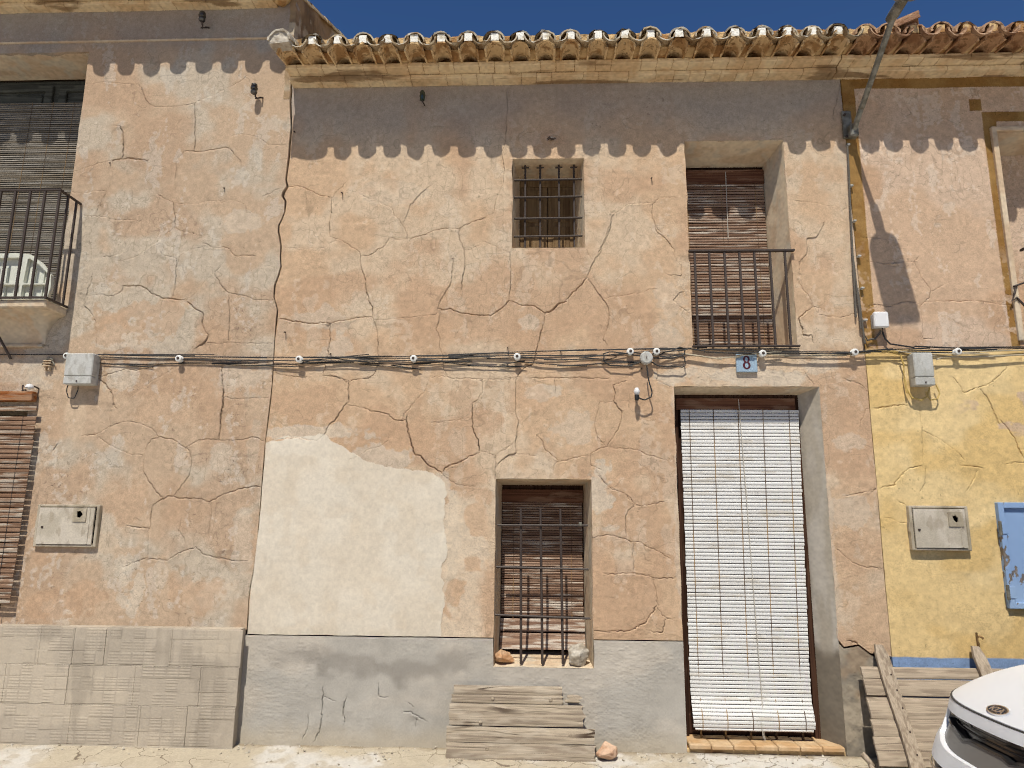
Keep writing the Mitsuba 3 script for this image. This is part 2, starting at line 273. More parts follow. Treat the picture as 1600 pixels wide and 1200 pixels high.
def cement(p, n, uv):
    x, z = p.x, p.z; w1 = fbm(x * 1.7, z * 3.2, 2.0, 4); w2 = fbm(x * 9, z * 9, p.y * 9, 3); g = noise(x * 120, z * 120, p.y * 120)
    c = mix(GREY, S(202, 194, 182), smoothstep(0.42, 0.62, w1)); zc = 0.60 - 0.09 * smoothstep(-2.0, -1.0, x) + 0.10 * smoothstep(-0.85, -0.4, x) + 0.16 * (w2 - 0.5)
    c = mix(c, GREYD, 0.7 * (1 - smoothstep(0.02, 0.10, abs(z - zc))) * smoothstep(-2.1, -1.6, x) * (1 - smoothstep(-0.65, -0.35, x)))
    c = mix(c, S(206, 192, 168), 0.6 * (1 - smoothstep(0.0, 0.18, z + 0.1 * (w2 - 0.5))))
    return c * (0.82 + 0.24 * w2 + 0.12 * g)
def cement_h(p, n, uv):
    m = smoothstep(0.35, 0.6, fbm(p.x * 2.1, p.z * 2.6, p.y, 3))
    return (0.0012 + 0.0022 * m) * fbm(p.x * 26 + 3 * noise(p.x * 4, p.z * 4), p.y * 26, p.z * 32, 4) + (0.0004 + 0.0009 * m) * smoothstep(0.45, 0.75, noise(p.x * 70, p.y * 70, p.z * 70))
def repairc(p, n, uv):
    x, z = p.x, p.z; w1 = fbm(x * 2.3, z * 2.3, 5.0, 4); w2 = fbm(x * 8, z * 8, 2.0, 3); g = fbm(x * 40, z * 40, 1.0, 2)
    c = mix(CREAM, S(231, 219, 200), smoothstep(0.40, 0.64, w1)); c = mix(c, S(224, 209, 187), 0.4 * smoothstep(0.54, 0.68, w2))
    return c * (0.86 + 0.16 * g + 0.10 * noise(x * 130, z * 130))
diffuse('mat_repair', repairc, stucco(0.0012, 20, 0.0006))
diffuse('mat_cement', cement, cement_h)
def darkcement(p, n, uv):
    w = fbm(p.x * 7, p.y * 7, p.z * 7, 4); g = fbm(p.x * 40, p.y * 40, p.z * 40, 2)
    return mix(mix(S(144, 136, 124), S(178, 166, 148), smoothstep(0.42, 0.62, w)), S(176, 150, 122), 0.5 * smoothstep(0.54, 0.68, fbm(p.x * 5 + 9, p.y * 5, p.z * 5, 4))) * (0.75 + 0.5 * g)
diffuse('mat_cement_dark', darkcement, stucco(0.004, 18))
def revealc(p, n, uv):
    w = fbm(p.x * 5, p.y * 9, p.z * 4, 4); g = fbm(p.x * 40, p.y * 40, p.z * 40, 2)
    c = mix(S(218, 200, 174, 0.82), S(206, 182, 154, 0.82), smoothstep(0.42, 0.62, w)); c = mix(c, S(222, 208, 186), smoothstep(0.56, 0.68, fbm(p.x * 9 + 4, p.y * 9, p.z * 3, 3)))
    return c * (0.78 + 0.34 * g)
diffuse('mat_reveal', revealc, stucco(0.0014, 20))
def revealg(p, n, uv):
    w = fbm(p.x * 4, p.y * 9, p.z * 1.5, 4); g = fbm(p.x * 40, p.y * 40, p.z * 40, 2)
    c = mix(S(210, 202, 190), S(194, 184, 168), smoothstep(0.42, 0.62, w)); return mix(c, S(142, 132, 118), 1 - smoothstep(0.62, 0.72, p.z + 0.14 * (w - 0.5))) * (0.82 + 0.3 * g)
diffuse('mat_reveal_grey', revealg, stucco(0.0014, 20))
def plinthc(p, n, uv):
    x, z = p.x, p.z; w = fbm(x * 2.2, z * 3.1, 1.0, 4); st = fbm(x * 11, z * 2.5, 6.0, 3); g = noise(x * 130, z * 130)
    k = cell_rand(dr.floor(x * 3.1 + dr.floor(z / 0.262) * 0.37), dr.floor(z / 0.262), 4)
    c = mix(S(207, 194, 175), S(196, 184, 167), smoothstep(0.45, 0.62, w)); c = mix(c, S(170, 159, 144), 0.6 * smoothstep(0.52, 0.66, 0.5 * st + 0.5 * fbm(x * 4 + 9, z * 4, 0.0, 3)))
    return c * (0.84 + 0.10 * k + 0.12 * st + 0.1 * g)
def plinthh(p, n, uv):
    s = 0.088; i, j = dr.floor(p.x / s), dr.floor(p.z / s); fx, fz = p.x / s - i, p.z / s - j
    r = cell_rand(i, j, 2); on = smoothstep(0.42, 0.5, r) * smoothstep(0.25, 0.55, fbm(p.x * 3, p.z * 3, 0.0, 2) + 0.2 * (r - 0.5))
    e = dr.minimum(dr.minimum(fx, 1 - fx), dr.minimum(fz, 1 - fz))
    lines = 0.5 + 0.5 * dr.sin(p.z * 2 * math.pi / 0.0205); dots = 0.5 + 0.5 * dr.sin(p.x * 2 * math.pi / 0.0205)
    return 0.0024 * on * lines * (0.6 + 0.4 * dots) * smoothstep(0.02, 0.1, e) + 0.0028 * smoothstep(0.0, 0.05, e) * smoothstep(0.3, 0.5, cell_rand(i, j, 7)) + 0.002 * fbm(p.x * 24, p.z * 24, 1.0, 3)
diffuse('mat_plinth_panel', plinthc, plinthh, 1.0, 5e-4)
def pavec(p, n, uv):
    x, y = p.x, p.y; w = fbm(x * 2.2, y * 2.2, 0.0, 4); w2 = fbm(x * 11, y * 11, 3.0, 3); g = noise(x * 110, y * 110)
    a, b, k = voronoi(x * 4.2 + 0.7 * w2, y * 4.2 + 0.7 * w)
    c = mix(S(206, 194, 172), S(222, 217, 208), smoothstep(0.46, 0.62, w)); c = mix(c, S(190, 178, 158), 0.7 * smoothstep(0.48, 0.68, w2))
    c = mix(c, S(120, 106, 90), 0.8 * (1 - smoothstep(0.01, 0.035, b - a)) * smoothstep(0.4, 0.55, fbm(x * 1.7, y * 1.7, 8.0, 2)))
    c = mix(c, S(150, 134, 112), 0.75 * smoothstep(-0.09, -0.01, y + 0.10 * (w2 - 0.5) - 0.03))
    return c * (0.82 + 0.2 * w2 + 0.14 * g)
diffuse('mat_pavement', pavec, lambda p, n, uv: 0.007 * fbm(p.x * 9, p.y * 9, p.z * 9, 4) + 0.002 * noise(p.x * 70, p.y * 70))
diffuse('mat_street', lambda p, n, uv: mix(S(214, 206, 192), S(224, 216, 204), smoothstep(0.4, 0.6, fbm(p.x * 0.9, p.y * 0.9, 0.0, 4))) * (0.85 + 0.3 * fbm(p.x * 20, p.y * 20, 1.0, 2)))
def brickc(p, n, uv):
    k = cell_rand(dr.floor(p.x * 5.4), dr.floor(p.z * 9), 1); w = fbm(p.x * 6, p.y * 6, p.z * 6, 4); g = fbm(p.x * 45, p.y * 45, p.z * 45, 2)
    c = mix(S(238, 216, 178, 0.82), S(228, 198, 156, 0.8), smoothstep(0.4, 0.62, w + 0.2 * (k - 0.5))); c = mix(c, S(140, 106, 74), 0.75 * smoothstep(0.57, 0.67, fbm(p.x * 2.2 + 4, p.y * 9, p.z * 9, 4)))
    return c * (0.75 + 0.4 * g)
diffuse('mat_cornice', brickc, stucco(0.0022, 24))
diffuse('mat_cornice_plaster', lambda p, n, uv: mix(S(196, 160, 116), S(160, 118, 78), smoothstep(0.42, 0.62, fbm(p.x * 3, p.y * 8, p.z * 8, 4))) * (0.78 + 0.4 * fbm(p.x * 30, p.y * 30, p.z * 30, 3)), stucco(0.003, 18))
def tilec(base, dark, lich, amt):
    def f(p, n, uv):
        k = cell_rand(dr.floor(p.x * 5.05 + 0.3), 0, 3); w = fbm(p.x * 13, p.y * 13, p.z * 13, 4); w2 = fbm(p.x * 32, p.y * 32, p.z * 32, 3)
        c = mix(base, dark, smoothstep(0.42, 0.64, w + 0.25 * (k - 0.5))); c = mix(c, S(120, 88, 60), 0.6 * smoothstep(0.56, 0.66, w2))
        up = smoothstep(-0.1, 0.45, n.z) * smoothstep(0.52 - amt, 0.62 - amt, fbm(p.x * 21 + 3, p.y * 21, p.z * 21, 3))
        return mix(c, lich, up) * (0.75 + 0.45 * w2)
    return f
diffuse('mat_tile_lichen', tilec(S(200, 182, 152), S(172, 146, 112), S(216, 213, 202), 0.22), stucco(0.003, 30))
diffuse('mat_tile_vault', tilec(S(228, 200, 156, 0.88), S(190, 152, 108, 0.8), S(226, 224, 212), -0.5), stucco(0.003, 30))
diffuse('mat_tile_clay_vault', tilec(S(204, 166, 130, 0.8), S(164, 124, 94, 0.8), S(206, 164, 132), -0.5))
diffuse('mat_tile_clay', tilec(S(194, 160, 130), S(160, 124, 100), S(206, 176, 150), 0.08), stucco(0.002, 30))
diffuse('mat_mortar_white', lambda p, n, uv: mix(S(250, 248, 240, 0.8), S(230, 220, 198), smoothstep(0.5, 0.65, fbm(p.x * 18, p.y * 18, p.z * 18, 3))), stucco(0.004, 30))
def mortarc(p, n, uv):
    w = fbm(p.x * 11, p.y * 11, p.z * 11, 4); return mix(S(232, 200, 150), S(186, 142, 96), smoothstep(0.42, 0.62, w)) * (0.7 + 0.5 * fbm(p.x * 50, p.y * 50, p.z * 50, 2))
diffuse('mat_mortar', mortarc, stucco(0.006, 26))
def rubble(p, n, uv):
    w = fbm(p.x * 4, p.y * 4, p.z * 2.2, 4); return mix(mix(S(186, 160, 130), S(150, 128, 104), smoothstep(0.4, 0.6, w)), S(206, 192, 170), smoothstep(0.58, 0.68, fbm(p.y * 6, p.z * 6, 2.0, 3))) * (0.7 + 0.5 * fbm(p.x * 20, p.y * 20, p.z * 20, 3))
diffuse('mat_rubble_render', rubble, stucco(0.012, 9))
# wood
def wood(base, dark, pale, along='x', f=1.0, wear=0.5, crk=0.0, wf=1.0):
    def c(p, n, uv):
        u, v = (p.x, p.z) if along == 'x' else (p.z, p.x)
        k = noise(u * 1.1 * f, v * 40 * f, p.y * 30); gr = fbm(u * 2.4 * f + 2.2 * k, v * 95 * f, p.y * 60, 3); w = fbm(u * 6, v * 26 * wf, p.y * 12, 4)
        col = mix(base, dark, smoothstep(0.40, 0.64, gr)); col = mix(col, pale, wear * smoothstep(0.5, 0.66, w))
        if crk: col = mix(col, S(84, 70, 60), crk * (1 - smoothstep(0.012, 0.05, abs(noise(u * 1.6 * f + 7, v * 34 * f + 1.2 * noise(u * 2.3, v * 9), p.y * 20) - 0.5))) * smoothstep(0.35, 0.6, fbm(u * 2.2, v * 9, 4.0, 2)))
        return col * (0.8 + 0.35 * noise(u * 14, v * 210, p.y * 150))
    return c
def woodh(along, a=0.0012, f=1.0):
    def h(p, n, uv):
        u, v = (p.x, p.z) if along == 'x' else (p.z, p.x)
        return a * fbm(u * 3 * f + 1.5 * noise(u * 1.3, v * 30), v * 110 * f, p.y * 70, 3) - 1.6 * a * smoothstep(0.62, 0.7, fbm(u * 2.2 * f + 5, v * 42 * f, 3.0, 2))
    return h
diffuse('mat_wood_grey', wood(S(190, 175, 154), S(158, 143, 126), S(203, 190, 171), 'x', 0.9, 0.6, 1.0), woodh('x', 0.0028), 1.0, 5e-4)
diffuse('mat_wood_gate', wood(S(188, 172, 152), S(164, 148, 130), S(196, 180, 159), 'x', 0.7, 0.6, 0.5), woodh('x', 0.0014), 1.0, 5e-4)
diffuse('mat_wood_batten', wood(S(192, 176, 156), S(162, 146, 128), S(200, 184, 164), 'z', 0.8, 0.6), woodh('z', 0.0012), 1.0, 5e-4)
for nm, a, b, c, w in (('a', S(154, 125, 106), S(122, 96, 80), S(204, 188, 172), 0.8), ('b', S(174, 146, 126), S(138, 110, 94), S(214, 202, 188), 1.0)):
    diffuse('mat_slat_brown_' + nm, wood(a, b, c, 'x', 1.3, w, 0.0, 2.6))
for nm, a, b, c, w in (('a', S(166, 159, 149), S(136, 130, 121), S(196, 190, 180), 0.7), ('b', S(154, 143, 127), S(126, 117, 104), S(188, 181, 169), 0.6)):
    diffuse('mat_slat_grey_' + nm, wood(a, b, c, 'x', 1.3, w, 0.0, 2.6))
for nm, a, b, c, w in (('a', S(148, 116, 94), S(118, 90, 72), S(194, 180, 164), 0.7), ('b', S(162, 132, 110), S(130, 102, 84), S(202, 190, 174), 0.9)):
    diffuse('mat_slat_rust_' + nm, wood(a, b, c, 'x', 1.3, w, 0.0, 2.6))
def whiteslat(t):
    def f(p, n, uv):
        w = fbm(p.x * 3, p.z * 9, t, 3); return mix(mix(S(244, 244, 242, 0.68), S(232, 230, 226, 0.68), smoothstep(0.45, 0.65, w)), S(196, 182, 156), 0.35 * smoothstep(0.58, 0.7, fbm(p.x * 7, p.z * 30, t, 3)))
    return f
glossy('mat_slat_white_a', whiteslat(0.0), 0.45, 0.4); glossy('mat_slat_white_b', S(238, 238, 236, 0.68), 0.45, 0.4)
diffuse('mat_wood_door', wood(S(86, 62, 50), S(62, 44, 36), S(108, 84, 70), 'z', 1.0, 0.3))
diffuse('mat_wood_head', wood(S(128, 90, 70), S(98, 66, 52), S(160, 132, 110), 'x', 1.0, 0.5))
diffuse('mat_wood_rusty', wood(S(166, 106, 64), S(138, 82, 48), S(206, 184, 156), 'x', 1.0, 0.35))
diffuse('mat_wood_shutter', wood(S(144, 120, 90), S(112, 90, 66), S(160, 138, 110), 'z', 1.0, 0.3))
diffuse('mat_wood_greenish', wood(S(96, 98, 92), S(74, 76, 72), S(120, 122, 114), 'x', 1.0, 0.4))
# metal, plastics, small things
def ironc(p, n, uv): return mix([0.030, 0.022, 0.020], [0.075, 0.045, 0.032], smoothstep(0.45, 0.65, fbm(p.x * 30, p.y * 30, p.z * 30, 3)))
glossy('mat_iron', [0.045, 0.032, 0.027], 0.6, 0.35)
glossy('mat_rust_cord', lambda p, n, uv: mix([0.08, 0.05, 0.03], [0.26, 0.16, 0.07], smoothstep(0.42, 0.6, noise(p.x * 9, 0.0, p.z * 5))), 0.8, 0.2)
glossy('mat_rope', S(206, 200, 188), 0.8, 0.1)
glossy('mat_cable', [0.022, 0.021, 0.021], 0.55, 0.4)
glossy('mat_cable_painted', S(206, 176, 104), 0.6, 0.3)
glossy('mat_cable_pale', S(196, 184, 160), 0.6, 0.3)
glossy('mat_conduit', S(104, 98, 90), 0.6, 0.3)
def weathered(a, b, c):
    def f(p, n, uv):
        w = fbm(p.x * 9, p.y * 9, p.z * 4, 4); return mix(mix(a, b, smoothstep(0.42, 0.62, w)), c, 0.5 * smoothstep(0.58, 0.7, fbm(p.x * 26, p.y * 26, p.z * 9, 3))) * (0.9 + 0.16 * noise(p.x * 140, p.z * 140))
    return f
glossy('mat_box_grey', weathered(S(206, 206, 202), S(190, 190, 184), S(170, 166, 156)), 0.55, 0.3)
glossy('mat_meter', weathered(S(214, 204, 188), S(196, 186, 168), S(168, 154, 134)), 0.6, 0.3)
glossy('mat_meter_edge', weathered(S(198, 186, 166), S(176, 164, 142), S(140, 126, 108)), 0.6, 0.3)
glossy('mat_box_white', S(240, 240, 242), 0.4, 0.4)
glossy('mat_porcelain', S(240, 240, 236), 0.25, 0.5)
glossy('mat_glass_dark', [0.018, 0.016, 0.014], 0.15, 0.7, clearcoat=1.0)
glossy('mat_glass_green', [0.014, 0.030, 0.022], 0.15, 0.7, clearcoat=1.0)
glossy('mat_black', [0.012, 0.012, 0.013], 0.5, 0.4)
diffuse('mat_void', [0.01, 0.009, 0.008])
glossy('mat_plate_blue', S(162, 186, 206), 0.35, 0.5)
glossy('mat_plate_red', [0.07, 0.012, 0.018], 0.4, 0.4)
glossy('mat_plastic_white', S(224, 226, 214), 0.5, 0.35)
glossy('mat_galvanised', lambda p, n, uv: mix(S(150, 148, 138), S(120, 116, 104), smoothstep(0.4, 0.62, fbm(p.x * 22, p.y * 22, p.z * 22, 3))), 0.5, 0.4, metallic=0.35)
def bluedoor(p, n, uv):
    w = 0.5 * fbm(p.x * 38, p.y * 30, p.z * 19, 4) + 0.5 * fbm(p.x * 8, p.z * 5, 3.0, 3) + 0.035; c = mix(S(160, 188, 224), S(146, 176, 218), smoothstep(0.42, 0.6, fbm(p.x * 4, p.z * 3, 2.0, 3)))
    ch = smoothstep(0.60, 0.625, w); return mix(c, mix(S(110, 104, 100), S(146, 132, 120), noise(p.x * 60, p.z * 60)), ch)
glossy('mat_blue_paint', bluedoor, 0.55, 0.3, lambda p, n, uv: -0.0012 * smoothstep(0.60, 0.625, 0.5 * fbm(p.x * 38, p.y * 30, p.z * 19, 4) + 0.5 * fbm(p.x * 8, p.z * 5, 3.0, 3) + 0.035) + 0.0003 * noise(p.x * 60, p.z * 30))
def rock(a, b):
    return lambda p, n, uv: mix(a, b, smoothstep(0.42, 0.62, fbm(p.x * 16, p.y * 16, p.z * 22, 4))) * (0.75 + 0.45 * fbm(p.x * 60, p.y * 60, p.z * 60, 3))
diffuse('mat_stone_orange', rock(S(226, 186, 148), S(208, 158, 116)))
diffuse('mat_stone_grey', rock(S(214, 206, 192), S(184, 172, 154)))
diffuse('mat_stone_pink', rock(S(226, 192, 164), S(204, 160, 130)))
glossy('mat_threshold', lambda p, n, uv: mix(S(214, 184, 146), S(204, 166, 122), smoothstep(0.4, 0.62, fbm(p.x * 7, p.y * 12, p.z * 9, 3))) * (0.9 + 0.15 * noise(p.x * 60, p.y * 60)), 0.55, 0.3)
glossy('mat_car_white', S(228, 231, 237, 0.66), 0.32, 0.5, clearcoat=1.0)
glossy('mat_car_black', [0.012, 0.012, 0.013], 0.12, 0.5, clearcoat=1.0)
glossy('mat_car_dark', [0.03, 0.03, 0.03], 0.5, 0.4)
glossy('mat_car_greyplastic', [0.11, 0.105, 0.10], 0.3, 0.5)
glossy('mat_chrome', [0.75, 0.75, 0.76], 0.12, 0.5, metallic=1.0)
glossy('mat_tyre', [0.02, 0.02, 0.02], 0.8, 0.2)
glossy('mat_rim', [0.5, 0.5, 0.52], 0.3, 0.5, metallic=0.9)
glossy('mat_car_glass', [0.01, 0.012, 0.014], 0.05, 0.6, clearcoat=1.0)
glossy('mat_lamp_lens', [0.6, 0.62, 0.65], 0.08, 0.6, clearcoat=1.0)

# ---------------------------------------------------------------- ground
def gz(y): return np.where(y > -1.4, 0.10 * np.minimum(y, 0.0), -0.14)
g = sheet(sbox(-6.0, -1.4, 6.0, 0.06), lambda u, v, o: np.c_[u, v, gz(v) + o], sp=0.03, disp=lambda X: 0.006 * nz(np.c_[X, X[:, :1] * 0], 3, 4) + 0.010 * nz(np.c_[X, X[:, :1] * 0], 9, 9), skirt=0.06, seed=2)
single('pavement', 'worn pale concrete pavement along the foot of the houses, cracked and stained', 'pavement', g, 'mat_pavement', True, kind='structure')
st = TM([[-90, -90, -0.155], [90, -90, -0.155], [90, 90, -0.155], [-90, 90, -0.155]], [[0, 1, 2], [0, 2, 3]])
gp = np.random.default_rng(77); GR_ = []
for i in range(420):
    s_ = gp.uniform(0.003, 0.011) * (1.6 if gp.random() < 0.06 else 1); x_, y_ = gp.uniform(-4.4, 3.2), -abs(gp.normal(0, 0.12)) - 0.004
    q_ = trimesh.Trimesh(gp.normal(size=(9, 3)), process=False).convex_hull; q_.vertices *= s_ * np.array([1, 1, 0.7]) / 1.6; GR_.append(moved(q_, x_, y_, float(gz(np.array(y_))) + s_ * 0.25))
single('grit', 'loose grit and plaster crumbs gathered along the foot of the walls', 'grit', cat(*GR_), 'mat_stone_grey', kind='stuff')
single('street', 'pale dusty street surface running past the houses', 'street', st, 'mat_street', kind='structure')

# ---------------------------------------------------------------- the three houses
JOINT = [(-2.1000, 5.9500), (-2.1421, 5.3669), (-2.0959, 5.0956), (-2.0986, 4.9769), (-2.0715, 4.7418), (-2.0776, 4.5970), (-2.0769, 4.5107), (-2.0876, 4.2831), (-2.0751, 4.2153), (-2.1044, 4.1707), (-2.1088, 4.1334), (-2.0802, 4.0884), (-2.0781, 3.9994), (-2.0949, 3.9405), (-2.1187, 3.8819), (-2.1186, 3.8233), (-2.1032, 3.7648), (-2.0893, 3.7066), (-2.0848, 3.6054), (-2.0755, 3.5334), (-2.0941, 3.4478), (-2.1164, 3.3768), (-2.1132, 3.2778), (-2.0781, 3.1724), (-2.0810, 3.0818), (-2.0804, 2.9434), (-2.0780, 2.7655), (-2.0777, 2.6707), (-2.0747, 2.5764), (-2.0824, 2.3764), (-2.0936, 2.1304), (-2.0947, 1.8885), (-2.0958, 1.6508), (-2.0958, 1.4635), (-2.0993, 1.3246), (-2.1105, 1.1643), (-2.1223, 1.0734), (-2.1275, 0.9608), (-2.1243, 0.8048), (-2.1200, 0.6945)]                     # the open joint between the first two houses, (x, z) from the eaves down
